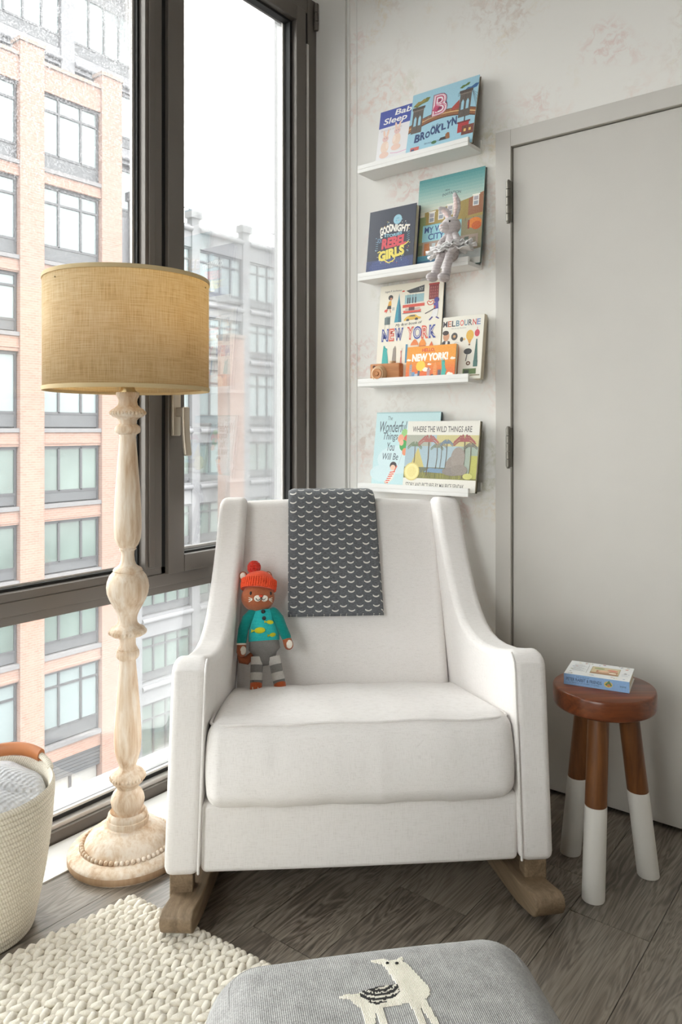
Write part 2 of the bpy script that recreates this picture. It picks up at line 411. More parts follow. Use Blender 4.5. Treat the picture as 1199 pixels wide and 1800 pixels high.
# ================================================================== ROOM SHELL
RXM, RYM, CZ = 4.6, -4.4, 2.96
fl = MB().box(-.12, RXM, RYM, .16, -.12, -.006).build('floor', M['doorgap'], smooth=False); tag(fl, 'grey-brown wood plank floor', kind='structure')
pw, gap = .1825, .0016
pk = {}
xs = [.139]; x = .296
while x < RXM: xs.append(x); x += pw
xs.append(RXM)
for i in range(len(xs)-1):
    x0, x1 = xs[i]+gap/2, xs[i+1]-gap/2
    wdt = round(x1-x0, 4)
    y = .10; first = [.62, .98, .33, 1.12, .79, .47][i % 6]
    ys = [y, y-first]
    while ys[-1] > RYM: ys.append(max(RYM, ys[-1]-1.22))
    for j in range(len(ys)-1):
        y1, y0 = ys[j]-gap/2, ys[j+1]+gap/2
        ln = round(y1-y0, 3); key = (wdt, ln)
        if y1-y0 < .02: continue
        if key not in pk:
            pk[key] = MB().box(-wdt/2, wdt/2, -ln/2, ln/2, -.006, 0).build('plank', M['floor'], fl, smooth=False)
            o = pk[key]
        else: o = share(pk[key], 'plank', fl, (0, 0, 0))
        o.location = ((x0+x1)/2, (y0+y1)/2, 0)
tag(MB().box(0, .137, RYM, .0, -.006, .004).build('trim_1', M['sill'], smooth=False, bevel=.001), 'white stone strip along the foot of the window', kind='structure')
tag(MB().box(-.12, RXM, RYM, .16, CZ, CZ+.1).build('ceiling', M['ceil'], smooth=False), 'white ceiling', kind='structure')
tag(MB().box(RXM, RXM+.1, RYM, .16, 0, CZ).build('wall_right', plain('taupe_paint', (.42, .39, .36), .8, var=.02), smooth=False), 'plain taupe wall', kind='structure')
tag(MB().box(-.12, .55, RYM-.1, RYM, 0, CZ).box(2.05, RXM, RYM-.1, RYM, 0, CZ).box(.55, 2.05, RYM-.1, RYM, 0, .45).box(.55, 2.05, RYM-.1, RYM, 2.75, CZ).build('wall_front', plain('taupe_paint', (.42, .39, .36), .8, var=.02), smooth=False), 'taupe wall with an opening for the added fill window', kind='structure')
w3 = empty('fill_window', (0, 0, 0), label='unseen window added for fill daylight', kind='structure')  # added behind the camera so daylight reaches the chair front
MB().box(.55, 2.05, RYM-.08, RYM-.02, .45, .51).box(.55, 2.05, RYM-.08, RYM-.02, 2.69, 2.75).box(.55, .61, RYM-.08, RYM-.02, .51, 2.69).box(1.99, 2.05, RYM-.08, RYM-.02, .51, 2.69).box(1.27, 1.33, RYM-.08, RYM-.02, .51, 2.69).build('window_frame', M['frame'], w3, smooth=False)
MB().box(.61, 1.99, RYM-.054, RYM-.046, .51, 2.69).build('pane', M['glass'], w3, smooth=False)
# back wall: papered pieces around the door, plain strip by the window
wb = MB()
wb.box(.165, .7675, 0, .1, 0, CZ); wb.box(.7675, 1.795, 0, .1, 2.0935, CZ); wb.box(1.795, RXM, 0, .1, 0, CZ); wb.box(-.12, RXM, .1, .16, 0, CZ)
wbo = tag(wb.build('wall_back', M['paper'], smooth=False), 'cream wall papered with faint pink and green flowers', kind='structure')
tag(MB().box(0, .1365, 0, .1, 0, CZ).build('wall_return', M['white'], smooth=False), 'plain white wall strip beside the window frame', kind='structure')
tr = MB().box(.1365, .139, .012, .1, 0, CZ).box(.139, .148, -.010, .1, 0, CZ).box(.148, .158, .003, .1, 0, CZ).box(.158, .165, -.004, .1, 0, CZ).box(.1955, .198, -.0016, 0, 0, CZ)
tag(tr.build('trim_2', M['white'], smooth=False), 'narrow white vertical trim between plain strip and wallpaper', kind='structure')
wl = MB().box(-.11, 0, RYM, .1, 2.79, CZ)
tag(wl.build('wall_left', M['white'], smooth=False), 'white wall strip above the window', kind='structure')
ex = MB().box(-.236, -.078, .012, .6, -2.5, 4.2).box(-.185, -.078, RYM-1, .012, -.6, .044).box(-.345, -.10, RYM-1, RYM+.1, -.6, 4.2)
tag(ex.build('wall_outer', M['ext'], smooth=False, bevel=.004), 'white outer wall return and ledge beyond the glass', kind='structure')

# ------------------------------------------------------------------ door
d = empty('door_1', (.824, 0, 0), label='flat greige door in a matching metal frame', kind='structure')
MB().box(0, .914, -.002, .042, .013, 2.0355).build('door_leaf', M['door'], d, smooth=False, bevel=.0015, bseg=2)
fr = MB().box(-.0565, -.0035, -.014, .1, 0, 2.0935).box(.9175, .971, -.014, .1, 0, 2.0935).box(-.0035, .9175, -.014, .1, 2.039, 2.0935)
fr.box(-.0035, .012, .046, .1, 0, 2.04).box(.902, .9175, .046, .1, 0, 2.04).box(-.0035, .9175, .046, .1, 2.024, 2.039)
fr.build('door_frame', M['door'], d, smooth=False, bevel=.0015, bseg=2)
MB().box(-.0035, .9175, .043, .0455, 0, 2.039).build('gap_shade_sheet', M['doorgap'], d, smooth=False)  # dark sheet behind the leaf, colouring the door gaps as shade
for z0, z1 in ((1.797, 1.927), (1.012, 1.137), (.16, .288)):
    h = MB(); hz = (z1-z0)/5
    for k in range(5): h.lathe([(.0062, z0+k*hz+.0006), (.0072, z0+k*hz+.0014), (.0072, z0+(k+1)*hz-.0014), (.0062, z0+(k+1)*hz-.0006)], 14, T(-.0095, -.019, 0))
    h.lathe([(0, z1), (.0055, z1), (.0055, z1+.003), (.003, z1+.005), (0, z1+.005)], 12, T(-.0095, -.019, 0)); h.lathe([(0, z0-.005), (.003, z0-.005), (.0055, z0-.003), (.0055, z0)], 12, T(-.0095, -.019, 0))
    h.box(-.0125, -.0015, -.0175, -.0035, z0, z1)
    h.build('hinge', M['steel'], d)
k = MB().lathe([(.026, 0), (.026, .008), (.011, .010), (.011, .05)], 20, T(.85, -.002, 1.0) @ RX(R(90))).tube([(.85, -.05, 1.0), (.80, -.052, 1.0), (.74, -.05, 1.0)], .009)
k.build('door_handle', M['steel'], d)

# ------------------------------------------------------------------ window
wn = empty('window_1', (0, 0, 0), label='floor-to-ceiling window in dark bronze aluminium with one opening sash', kind='structure')
fm = M['frame']
def bar(name, x0, x1, y0, y1, z0, z1, mat=None, b=.003, par=None):
    return MB().box(x0, x1, y0, y1, z0, z1).build(name, mat or fm, par or wn, smooth=False, bevel=b, bseg=2)
YL = -2.30                                                   # far jamb of this unit, out of frame
bar('jamb', -.078, .0, -.052, -.001, 0, 2.79)
bar('jamb', -.078, .0, YL-.06, YL, 0, 2.79)
bar('head_rail', -.078, .0, YL, -.052, 2.725, 2.79)
bar('mullion', -.078, .0, -.811, -.7475, .705, 2.725)
bar('mullion_rib', .0, .006, -.800, -.779, .712, 2.72, b=.0015)
# transom in three stepped bands
t = empty('transom'); t.parent = wn
bar('transom_band', -.078, .0, YL, -.052, .645, .684, par=t); bar('transom_band', -.078, -.004, YL, -.052, .684, .706, par=t, b=.001); bar('transom_band', -.078, -.005, YL, -.052, .622, .645, par=t, b=.001)
# bottom rail
bt = bar('bottom_rail', -.078, -.004, YL, -.052, .0, .034)
bar('rail_step', -.07, -.016, YL, -.052, .034, .046, M['bead'], b=.001, par=bt)
bar('rail_gasket', -.072, -.036, YL, -.052, .046, .056, M['gasket'], b=.001, par=bt)
# fixed upper pane, with gasket and bright bead
p = bar('pane', -.054, -.046, YL+.01, -.775, .70, 2.73, M['dirty'], b=0)
gk = MB().box(-.045, -.030, YL, -.811, .7065, .714).box(-.045, -.030, -.8185, -.811, .714, 2.725).box(-.045, -.030, YL, -.811, 2.718, 2.725).box(-.045, -.03, YL, YL+.01, .7, 2.725)
gk.build('pane_gasket', M['gasket'], p, smooth=False)
bd = MB().box(-.0465, -.045, YL, -.811, .714, .7195).box(-.0465, -.045, -.826, -.8185, .714, 2.725)
bd.build('pane_bead', M['bead'], p, smooth=False)
# lower pane
p = bar('pane', -.054, -.046, YL+.01, -.052, .05, .63, M['glass'], b=0)
MB().box(-.045, -.034, YL, -.052, .060, .066).build('pane_bead', M['bead'], p, smooth=False)
# opening sash
sh = empty('sash'); sh.parent = wn
MB().box(-.062, .012, -.7325, -.668, .681, 2.722).build('sash_stile', fm, sh, smooth=False, bevel=.003)
MB().box(-.062, .012, -.128, -.075, .681, 2.722).build('sash_stile', fm, sh, smooth=False, bevel=.003)
MB().box(-.062, .0118, -.668, -.128, .681, .735).build('sash_rail', fm, sh, smooth=False, bevel=.003)
MB().box(-.062, .0118, -.668, -.128, 2.668, 2.722).build('sash_rail', fm, sh, smooth=False, bevel=.003)
sg = MB().box(-.04, -.012, -.668, -.655, .735, 2.668).box(-.04, -.012, -.141, -.128, .735, 2.668).box(-.04, -.012, -.655, -.141, .735, .7415).box(-.04, -.012, -.655, -.141, 2.66, 2.668)
sg.build('sash_gasket', M['gasket'], sh, smooth=False)
sb = MB().box(-.046, -.04, -.66, -.137, .735, .750).box(-.046, -.04, -.15, -.137, .735, 2.668).box(-.046, -.04, -.664, -.656, .735, 2.668)
sb.build('sash_bead', M['bead'], sh, smooth=False)
MB().box(-.054, -.047, -.666, -.13, .733, 2.67).build('sash_pane', M['glass'], sh, smooth=False)
MB().box(-.03, -.004, -.7475, -.7325, .684, 2.725).build('sash_gap', M['gasket'], wn, smooth=False)
MB().box(-.03, -.004, -.075, -.052, .684, 2.725).build('sash_gap', M['gasket'], wn, smooth=False)
MB().box(-.03, -.004, -.7325, -.075, 2.7215, 2.7255).build('sash_gap', M['gasket'], wn, smooth=False)
MB().box(.0, .012, -.070, -.058, .684, 2.60).build('cover_strip', M['bead'], wn, smooth=False, bevel=.001)
# handle on the sash stile
hd = empty('window_handle'); hd.parent = wn
MB().rbox((.007, .0155, .066), .004, (1, 1, 2), 2, Mx=T(.019, -.7095, 1.178)).build('base_plate', M['handle'], hd)
hl = MB().rbox((.020, .0105, .0145), .004, (1, 1, 1), 2, Mx=T(.040, -.7045, 1.186))
hl.rbox((.0085, .0125, .076), .006, (1, 1, 6), 3, fn=lambda P, u: (P.x+.004*(u[2]-.2)**2, P.y, P.z), Mx=T(.060, -.7045, 1.126) @ RY(R(-3)))
hl.build('lever', M['handle'], hd)
hg = MB()
for k in range(3): hg.lathe([(.0075, 2.675+k*.035), (.0085, 2.678+k*.035), (.0085, 2.705+k*.035), (.0075, 2.708+k*.035)], 14, T(.0085, -.0105, 0))
hg.build('sash_hinge', fm, wn)
# next unit of the same window wall, left of the picture
w2 = empty('window_2', (0, 0, 0), label='further bay of the bronze aluminium window', kind='structure')
MB().box(-.078, 0, RYM, YL-.062, 2.725, 2.79).box(-.078, 0, RYM, YL-.062, .622, .706).box(-.078, -.004, RYM, YL-.062, 0, .05).box(-.078, 0, RYM, RYM+.05, .05, 2.725).build('window_frame', fm, w2, smooth=False)
MB().box(-.054, -.046, RYM+.05, YL-.062, .706, 2.725).build('pane', M['glass'], w2, smooth=False)
MB().box(-.054, -.046, RYM+.05, YL-.062, .05, .622).build('pane', M['glass'], w2, smooth=False)

# ================================================================== ARMCHAIR
CH = empty('rocking_chair', room(.050, 1.752), (0, 0, TH+R(4.2)), 'white linen rocking armchair with sloping arms on oak rockers', 'armchair')
def hw(y, z): return .463-.022*(z/.6)-.046*(y/.75)
prof = [(0, .105), (0, .30), (0, .50), (.003, .575), (.018, .598), (.05, .600), (.09, .588), (.16, .570), (.25, .556), (.32, .552), (.38, .557), (.43, .572), (.48, .602), (.53, .652), (.58, .722), (.62, .790), (.650, .860), (.668, .892), (.682, .906), (.705, .912), (.74, .910), (.757, .900), (.762, .88), (.76, .7), (.745, .45), (.72, .2), (.70, .115), (.35, .108)]
def arm(sgn):
    b = MB(); n = len(prof); th = .083; v = []
    for q in (0, 1):
        for y, z in prof: v.append((sgn*(hw(y, z)-q*th), y, z))
    f = [tuple(range(n)), tuple(range(2*n-1, n-1, -1))]+[(i, i+n, (i+1) % n+n, (i+1) % n) for i in range(n)]
    return b.add(v, f)
for sg in (-1, 1):
    a = arm(sg).build('arm', M['linen'], CH, bevel=.021, bseg=5, fixn=True, bang=46)
    # welt along the inner front edge
    pts = [(sg*(hw(0, z)-.0805), -.0005, z) for z in (.115, .2, .3, .4, .5, .555)]
    pts += [(sg*(hw(y, z)-.0805), y, z) for y, z in ((.004, .583), (.02, .5975))]
    MB().tube(pts, .0032, 8).build('welt', M['linen'], a)
# backrest
rec = math.atan2(.2, .59)
def fb(P, u):
    e = (1-u[0]**2)*(1-u[2]**2)
    return (P.x, P.y-(.016*e if u[1] < 0 else -.01*e), P.z+(.008*(1-u[0]**2) if u[2] > .6 else 0))
bk = MB().rbox((.328, .034, .345), .032, (12, 2, 12), 5, fn=fb, Mx=T(0, .64, .613) @ RX(-rec) @ T(0, .034, -.038)).build('backrest', M['linen'], CH)
MB().box(-.335, .335, .03, .715, .125, .155).build('seat_deck', M['linen'], CH, smooth=False, bevel=.01)
MB().rbox((.374, .034, .0815), .014, (10, 1, 3), 4, fn=lambda P, u: (P.x, P.y-(.004*(1-u[0]**2) if u[1] < 0 else 0), P.z), Mx=T(0, .046, .187)).build('front_rail', M['linen'], CH)
# seat cushion
def fc(P, u):
    x, y, z = P
    e = max(0, 1-abs(u[0])**3.2)*max(0, 1-abs(u[1])**2.6)
    if u[2] > 0: z += .016*e*u[2]
    else: z -= .002*e
    fx = max(0, 1-u[2]**2)
    y += (-.018 if u[1] < 0 else .0)*fx*(1-abs(u[0])**4)*abs(u[1])
    x += .010*u[0]*fx*abs(u[0])
    # drawn-in sewn edge and soft front wrinkles
    if u[1] < -.9: y += .0022*math.sin(x*70+3*math.sin(x*23))*(1-abs(u[2]))
    z += .0016*math.sin(x*31+y*9)+.001*math.sin(x*77+1)
    return (x, y, z)
CS = empty('seat_cushion'); CS.parent = CH; CS.location = (0, .262, .3115); CS.rotation_euler = (R(-11.3), 0, 0)
MB().rbox((.354, .284, .0985), .036, (36, 22, 6), 6, fn=fc).build('cushion_cover', M['linen'], CS)
hx, hy, zz = .3535, .283, .0845
wp = []
rr = .06
for cx, cy, a0 in ((hx-rr, -hy+rr, -90), (hx-rr, hy-rr, 0), (-hx+rr, hy-rr, 90), (-hx+rr, -hy+rr, 180)):
    for i in range(7):
        a = R(a0+15*i); X, Y = cx+rr*math.cos(a), cy+rr*math.sin(a)
        wp.append((X, Y, zz))
wp2 = []
for i in range(len(wp)):
    a, b2 = Vector(wp[i]), Vector(wp[(i+1) % len(wp)]); nn = max(1, int((b2-a).length/.03))
    for j in range(nn):
        q = a.lerp(b2, j/nn); q.z += .0016*math.sin(q.x*31+q.y*9)+.003*max(0, 1-(q.x/hx)**2)
        q.x *= 1.003; q.y *= 1.004+ (.008*(1-(q.x/hx)**2) if q.y < 0 else 0); wp2.append(q)
MB().tube(wp2, .0036, 8, closed=True).build('cushion_piping', M['linen'], CS)
# legs and rockers
for sg in (-1, 1):
    MB().box(sg*.419-.027, sg*.419+.027, .022, .066, .045, .13).build('leg', M['rocker'], CH, smooth=False, bevel=.003)
    MB().box(sg*.335-.024, sg*.335+.024, .60, .645, .045, .14).build('leg', M['rocker'], CH, smooth=False, bevel=.003)
    zb = lambda y: (y-.36)**2/(2*8.)+max(0, .02-y)*.16
    up, lo = [], []
    ys = [-.068+i*(.90/22) for i in range(23)]
    for y in ys:
        thk = .052 if y < .75 else .052-.2*(y-.75)
        lo.append((y, zb(y))); up.append((y, zb(y)+thk))
    poly = [(-.082, zb(-.07)+.010), (-.090, zb(-.07)+.028), (-.085, zb(-.07)+.046)]+up+lo[::-1]
    b = MB(); n = len(poly); x0, x1 = -.036, .036
    b.add([(x0, y+.06, z) for y, z in poly]+[(x1, y+.06, z) for y, z in poly], [tuple(range(n)), tuple(range(2*n-1, n-1, -1))]+[(i, i+n, (i+1) % n+n, (i+1) % n) for i in range(n)])
    ro = b.build('rocker', M['rocker'], CH, bevel=.004, bseg=2, fixn=True, bang=50); ro.location = (sg*.414, -.06, 0); ro.rotation_euler = (0, 0, sg*R(7))
for y in (.20, .56): MB().box(-.36, .36, y, y+.04, .050, .124).build('stretcher', M['rocker'], CH, smooth=False, bevel=.003)

# throw over the backrest
TB = empty('throw_blanket', room(.050, 1.752), (0, 0, TH+R(4.2)), 'charcoal throw with small white scallops folded over the chair back', 'blanket')
nrm = Vector((0, -math.cos(rec), math.sin(rec)))
path = []
def fpt(s_): return Vector((0, .54, .32))+Vector((0, math.sin(rec), math.cos(rec)))*s_
for i in range(22):
    s_ = .236+i*(.568-.236)/21; e = 1-((s_-.305)/.345)**2
    path.append(fpt(s_)+nrm*(.0145+.0155*max(0, e)))
path += [Vector((0, .722, .902)), Vector((0, .738, .916)), Vector((0, .758, .921)), Vector((0, .785, .914)), Vector((0, .804, .892)), Vector((0, .808, .85)), Vector((0, .80, .78)), Vector((0, .785, .70))]
L = [0]
for a, b2 in zip(path, path[1:]): L.append(L[-1]+(b2-a).length)
def sheet(x0f, x1f, off, thick, nx=26):
    b = MB(); uvs = []
    rows = len(path); v = []
    for side in (0, 1):
        for i, p in enumerate(path):
            t_ = (path[min(i+1, rows-1)]-path[max(i-1, 0)]).normalized(); nn = Vector((0, -t_.z, t_.y))
            for k in range(nx+1):
                u = k/nx; X = x0f(L[i])*(1-u)+x1f(L[i])*u
                wv = .0022*math.sin(u*9+L[i]*14)*min(1, max(0, (.30-L[i])/.2))
                edge = min(1, min(u, 1-u)*14)**.5
                P = p+nn*(off+wv+(thick*edge if side else 0)); v.append((X, P.y, P.z+.006*(1-u)*max(0, 1-L[i]/.3)*0)); uvs.append((X+1, L[i]+1))
    f = []
    NN = rows*(nx+1)
    for i in range(rows-1):
        for k in range(nx):
            a = i*(nx+1)+k; f.append((a, a+nx+1, a+nx+2, a+1)); f.append((NN+a, NN+a+1, NN+a+nx+2, NN+a+nx+1))
        a = i*(nx+1); f.append((a, NN+a, NN+a+nx+1, a+nx+1)); a += nx; f.append((a, a+nx+1, NN+a+nx+1, NN+a))
    for k in range(nx):
        f.append((k, k+1, NN+k+1, NN+k)); a = (rows-1)*(nx+1)+k; f.append((a, NN+a, NN+a+1, a+1))
    b.add(v, f); return b, uvs
b, uvs = sheet(lambda l: -.171+.004*l, lambda l: .127-.033*l, .001, .006); b.build('under_fold', M['throw'], TB, uv=lambda c, i: uvs[i], fixn=True)
b, uvs2 = sheet(lambda l: -.1715+.006*l, lambda l: .124-.033*l, .008, .007)
b.v = [(x, y, z+.006*max(0, 1-(z-.54)/.05) if z < .59 else z) for x, y, z in b.v]
b.build('top_fold', M['throw'], TB, uv=lambda c, i: uvs2[i], fixn=True)

# ================================================================== FLOOR LAMP
LP = empty('floor_lamp', room(-.569, 2.01), (0, 0, 0), 'turned whitewashed wood floor lamp with a wide drum shade', 'lamp')
K = .00146; ZK = .001518
def zp(y): return 1.13-(y-756)*ZK
col = [(20.4, 690), (20.4, 696), (17.5, 701), (16.6, 706), (18, 712), (23, 717), (29, 720), (31, 724), (31, 728), (28, 732), (20, 735), (16.4, 739), (15.6, 745), (18, 747), (22, 750), (23, 755), (22, 760), (18, 762.5), (15.4, 764), (15.2, 766), (14.4, 768), (15.4, 780), (17.6, 804), (20, 835), (21.8, 860), (23.6, 890), (24.6, 915), (24.6, 930), (23.2, 946), (19, 957), (14.6, 962), (15.2, 965), (12, 968), (11.5, 975), (12.5, 985), (15, 992), (20, 996), (24.6, 998.5), (26.5, 1002), (25.6, 1004), (28, 1006), (33, 1012), (36.6, 1021), (38, 1031), (36.8, 1042), (33, 1052), (27, 1063), (21, 1073), (17.8, 1081), (16.6, 1088), (18, 1095), (23, 1100), (30, 1103), (32, 1107), (32, 1112), (28, 1116), (18, 1118), (14.6, 1121), (14.2, 1128), (15, 1135), (18, 1139.5), (17.2, 1141), (20, 1143), (21.2, 1148), (20, 1154), (16, 1158), (14.2, 1160), (15.6, 1175), (18.8, 1208), (21.8, 1245), (24, 1280), (24.4, 1300), (23.2, 1318), (19, 1334), (15, 1344), (15.6, 1347), (20, 1351), (27, 1355), (30.4, 1360), (30.6, 1367), (27, 1373), (21, 1378), (18.6, 1383), (20, 1386), (25.5, 1391), (29, 1398), (30.2, 1405), (28.6, 1413), (24.4, 1421), (22.2, 1426), (24, 1430)]
pr = [(r*K, zp(y)) for r, y in col]
zc = pr[-1][1]
pr += [(.0455, .118), (.0505, .112), (.0515, .105), (.0505, .1005), (.0545, .100), (.0555, .093), (.054, .087), (.0535, .084)]
MB().lathe([(r, z) for r, z in pr[::-1]], 40).build('column', M['lampwood'], LP)
base = [(0, 0), (.150, 0), (.1525, .004), (.1525, .020), (.149, .025), (.137, .031), (.127, .0345), (.1235, .036), (.120, .0335), (.112, .036), (.109, .045), (.100, .058), (.085, .070), (.068, .0785), (.0625, .0805), (.061, .084), (.05, .085), (0, .085)]
MB().lathe(base, 56).build('base', M['lampwood'], LP)
MB().lathe([(.1524, .0035), (.1530, .0045), (.1530, .0185), (.1524, .0195)], 56, caps=False).build('base_edge', m_wood('bare_base_edge', (166, 134, 104), (196, 166, 134), 2, 1., .6), LP)
def beads(n, r, z, rad, sq=1.):
    b = MB()
    for k in range(n):
        a = 2*PI*(k+.5)/n; b.ell((r*math.cos(a), r*math.sin(a), z), (rad, rad, rad*sq), n=10, m=6)
    return b
beads(54, .1165, .0395, .0060).build('bead_ring', M['lampwood'], LP)
for y, r, n in ((726, 30.5, 30), (1110, 31.5, 30), (1364, 30.2, 30)): beads(n, r*K, zp(y), .0042, 1.25).build('bead_ring', M['lampwood'], LP)
# shade: a drum with rolled rims, a spider and a bulb
SH = empty('lamp_shade', rot=(0, 0, R(150))); SH.parent = LP
SR, z0, z1 = .2135, 1.236, 1.527
n = 72; b = MB(); ring = []
for r, z in ((SR, z0), (SR, z1)):
    for k in range(n+1): ring.append((r*math.cos(2*PI*k/n), r*math.sin(2*PI*k/n), z))
f = [(k, k+1, k+n+2, k+n+1) for k in range(n)]
b.add(ring, f)
so = b.build('shade_fabric', M['shade'], SH, uv=lambda c, i: (2*PI*SR*(i % (n+1))/n, c.z))
md = so.modifiers.new('thick', 'SOLIDIFY'); md.thickness = .0016; md.offset = -1
for z, rr in ((z0, SR), (z1, SR)):
    s_ = 1 if z == z0 else -1
    MB().lathe([(rr-.002, z-s_*.003), (rr+.0015, z-s_*.0032), (rr+.0022, z), (rr+.0022, z+s_*.007), (rr+.0002, z+s_*.0075), (rr-.003, z+s_*.002), (rr-.002, z-s_*.003)], 72, caps=False).build('shade_rim', plain('shade_trim_cloth', (206, 184, 142), .9), SH, fixn=True)
MB().lathe([(.0, 1.215), (.026, 1.215), (.03, 1.228), (.02, 1.236), (.016, 1.25), (.016, 1.29), (0, 1.29)], 24).build('socket', M['brass'], LP)
MB().ell((0, 0, 1.345), (.03, .03, .042)).lathe([(.014, 1.285), (.014, 1.31), (.02, 1.32)], 16).build('bulb', plain('frosted_bulb', (236, 232, 220), .3), LP)
sp = MB().lathe([(0, 1.495), (.02, 1.495), (.02, 1.50), (0, 1.50)], 16)
for k in range(3): sp.tube([(0, 0, 1.497), (SR*math.cos(2.1*k), SR*math.sin(2.1*k), 1.505)], .0022, 6)
for sx in (-1, 1): sp.tube([(.012*sx, 0, 1.285), (.045*sx, 0, 1.31), (.05*sx, 0, 1.40), (.012*sx, 0, 1.495)], .002, 6)
sp.build('spider', M['brass'], SH)

# ================================================================== STOOL AND ITS BOOK
sc = room(.669, 1.916)
ST = empty('side_stool', sc, (0, 0, TH), 'round wooden stool with three legs dipped in cream paint', 'stool')
MB().lathe([(0, .431), (.119, .431), (.124, .435), (.1255, .441), (.1255, .474), (.124, .479), (.1215, .481), (0, .481)], 56).build('stool_seat', M['stool'], ST)
for (lx, ly) in ((-.061, -.100), (-.055, .101), (.112, -.002)):
    top = Vector((lx*.52, ly*.52, .435)); bot = Vector((lx, ly, .0))
    q = bot.lerp(top, .215/.435); dirn = (top-bot).normalized()
    lg = MB()
    def legseg(p0, p1, r0, r1):
        v = []; nn = 28
        for p_, r_ in ((p0, r0), (p1, r1)):
            for k in range(nn): a = 2*PI*k/nn; v.append((p_.x+r_*math.cos(a), p_.y+r_*math.sin(a), p_.z))
        return v, [(k, (k+1) % nn, (k+1) % nn+nn, k+nn) for k in range(nn)]+[tuple(range(nn-1, -1, -1)), tuple(range(nn, 2*nn))]
    lg.add(*legseg(q, top, .0262, .0255)); lo = lg.build('stool_leg', M['stool_leg'], ST, bevel=.001, bseg=1)
    MB().add(*legseg(bot, q, .0272, .0268)).build('painted_tip', M['stoolw'], lo, bevel=.002, bseg=2)

# ------------------------------------------------------------------ printed covers
def text_mesh(s_, offset=0., shear=0.):
    c = bpy.data.curves.new('t', 'FONT'); c.body = s_; c.size = 1; c.offset = offset; c.shear = shear; c.resolution_u = 3; c.align_x = 'LEFT'
    o = bpy.data.objects.new('t', c); COL.objects.link(o)
    dg = bpy.context.evaluated_depsgraph_get(); me = bpy.data.meshes.new_from_object(o.evaluated_get(dg))
    v = [(p.co.x, p.co.y) for p in me.vertices]; f = [tuple(p.vertices) for p in me.polygons]
    bpy.data.objects.remove(o); bpy.data.curves.remove(c); bpy.data.meshes.remove(me)
    return v, f
class Print:
    """flat ink shapes on a cover; x right, z up, stacked a hair apart"""
    def __init__(s): s.v = []; s.f = []; s.c = []; s.k = 0
    def put(s, pts, faces, col):
        s.k += 1; o = len(s.v); e = .000007*s.k+.0002
        s.v += [(x, -e, z) for x, z in pts]; s.f += [tuple(i+o for i in q) for q in faces]; s.c += [lin(col)]*len(faces); return s
    def poly(s, pts, col):                                    # fan from the centroid when convex enough, else ear clip by blender
        bm = bmesh.new(); vs = [bm.verts.new((x, 0, z)) for x, z in pts]
        try:
            fc_ = bm.faces.new(vs); bmesh.ops.triangulate(bm, faces=[fc_])
        except ValueError: pass
        bm.verts.index_update()
        s.put([(v.co.x, v.co.z) for v in bm.verts], [tuple(v.index for v in q.verts) for q in bm.faces], col); bm.free(); return s
    def rect(s, x0, x1, z0, z1, col): return s.put([(x0, z0), (x1, z0), (x1, z1), (x0, z1)], [(0, 1, 2, 3)], col)
    def oval(s, x, z, rx, rz, col, n=20, rot=0.):
        p = []
        for k in range(n):
            a = 2*PI*k/n; q, r = rx*math.cos(a), rz*math.sin(a); p.append((x+q*math.cos(rot)-r*math.sin(rot), z+q*math.sin(rot)+r*math.cos(rot)))
        return s.put(p, [tuple(range(n))], col)
    def line(s, pts, w_, col):
        for (x0, z0), (x1, z1) in zip(pts, pts[1:]):
            d_ = math.hypot(x1-x0, z1-z0) or 1; nx, nz = -(z1-z0)/d_*w_/2, (x1-x0)/d_*w_/2
            s.put([(x0+nx, z0+nz), (x0-nx, z0-nz), (x1-nx, z1-nz), (x1+nx, z1+nz)], [(0, 1, 2, 3)], col); s.k -= 1
        s.k += 1; return s
    def text(s, t_, x0, x1, z0, z1, col, offset=0., shear=0., rot=0., arc=0., jit=0.):
        v, f = text_mesh(t_, offset, shear)
        ax, bx = min(p[0] for p in v), max(p[0] for p in v); az, bz = min(p[1] for p in v), max(p[1] for p in v)
        o = []
        for x, z in v:
            u, w_ = (x-ax)/(bx-ax), (z-az)/(bz-az)
            X, Z = x0+(x1-x0)*u, z0+(z1-z0)*w_+arc*(1-(2*u-1)**2)+jit*math.sin(u*len(t_)*2.6)
            cx, cz = (x0+x1)/2, (z0+z1)/2; dx, dz = X-cx, Z-cz
            o.append((cx+dx*math.cos(rot)-dz*math.sin(rot), cz+dx*math.sin(rot)+dz*math.cos(rot)))
        return s.put(o, f, col)
    def build(s, name, parent, loc=(0, 0, 0), rot=(0, 0, 0)):
        me = bpy.data.meshes.new(name); me.from_pydata(s.v, [], s.f)
        a = me.color_attributes.new('Col', 'FLOAT_COLOR', 'CORNER')
        for p, c in zip(me.polygons, s.c):
            for li in p.loop_indices: a.data[li].color = (c[0], c[1], c[2], 1)
        me.materials.append(M['ink']); o = bpy.data.objects.new(name, me); COL.objects.link(o); o.parent = parent; o.location = loc; o.rotation_euler = rot
        me.update(); return o
def book(name, label, loc, rot, w_, h, t_, cover, pages=True, spine=None, over=.003, soft=False, cat='book', board=.0022):
    """upright book: front cover at y=0 facing -y, x from 0..w, z 0..h, thickness to +y"""
    o = empty(name, loc, rot, label, cat)
    cm = plain('cover_'+name, cover, .42, var=.02); sm = plain('spine_'+name, spine or cover, .42, var=.02)
    o2 = 0 if soft else over
    MB().box(0, w_, 0, board, 0, h).build('front_cover', cm, o, smooth=False, bevel=.0006, bseg=1)
    MB().box(0, w_, t_-board, t_, 0, h).build('back_cover', sm, o, smooth=False, bevel=.0006, bseg=1)
    MB().box(0, board, board, t_-board, 0, h).build('spine', sm, o, smooth=False)
    MB().box(board, w_-o2, board, t_-board, o2, h-o2).build('page_block', M['page'], o, smooth=False)
    return o

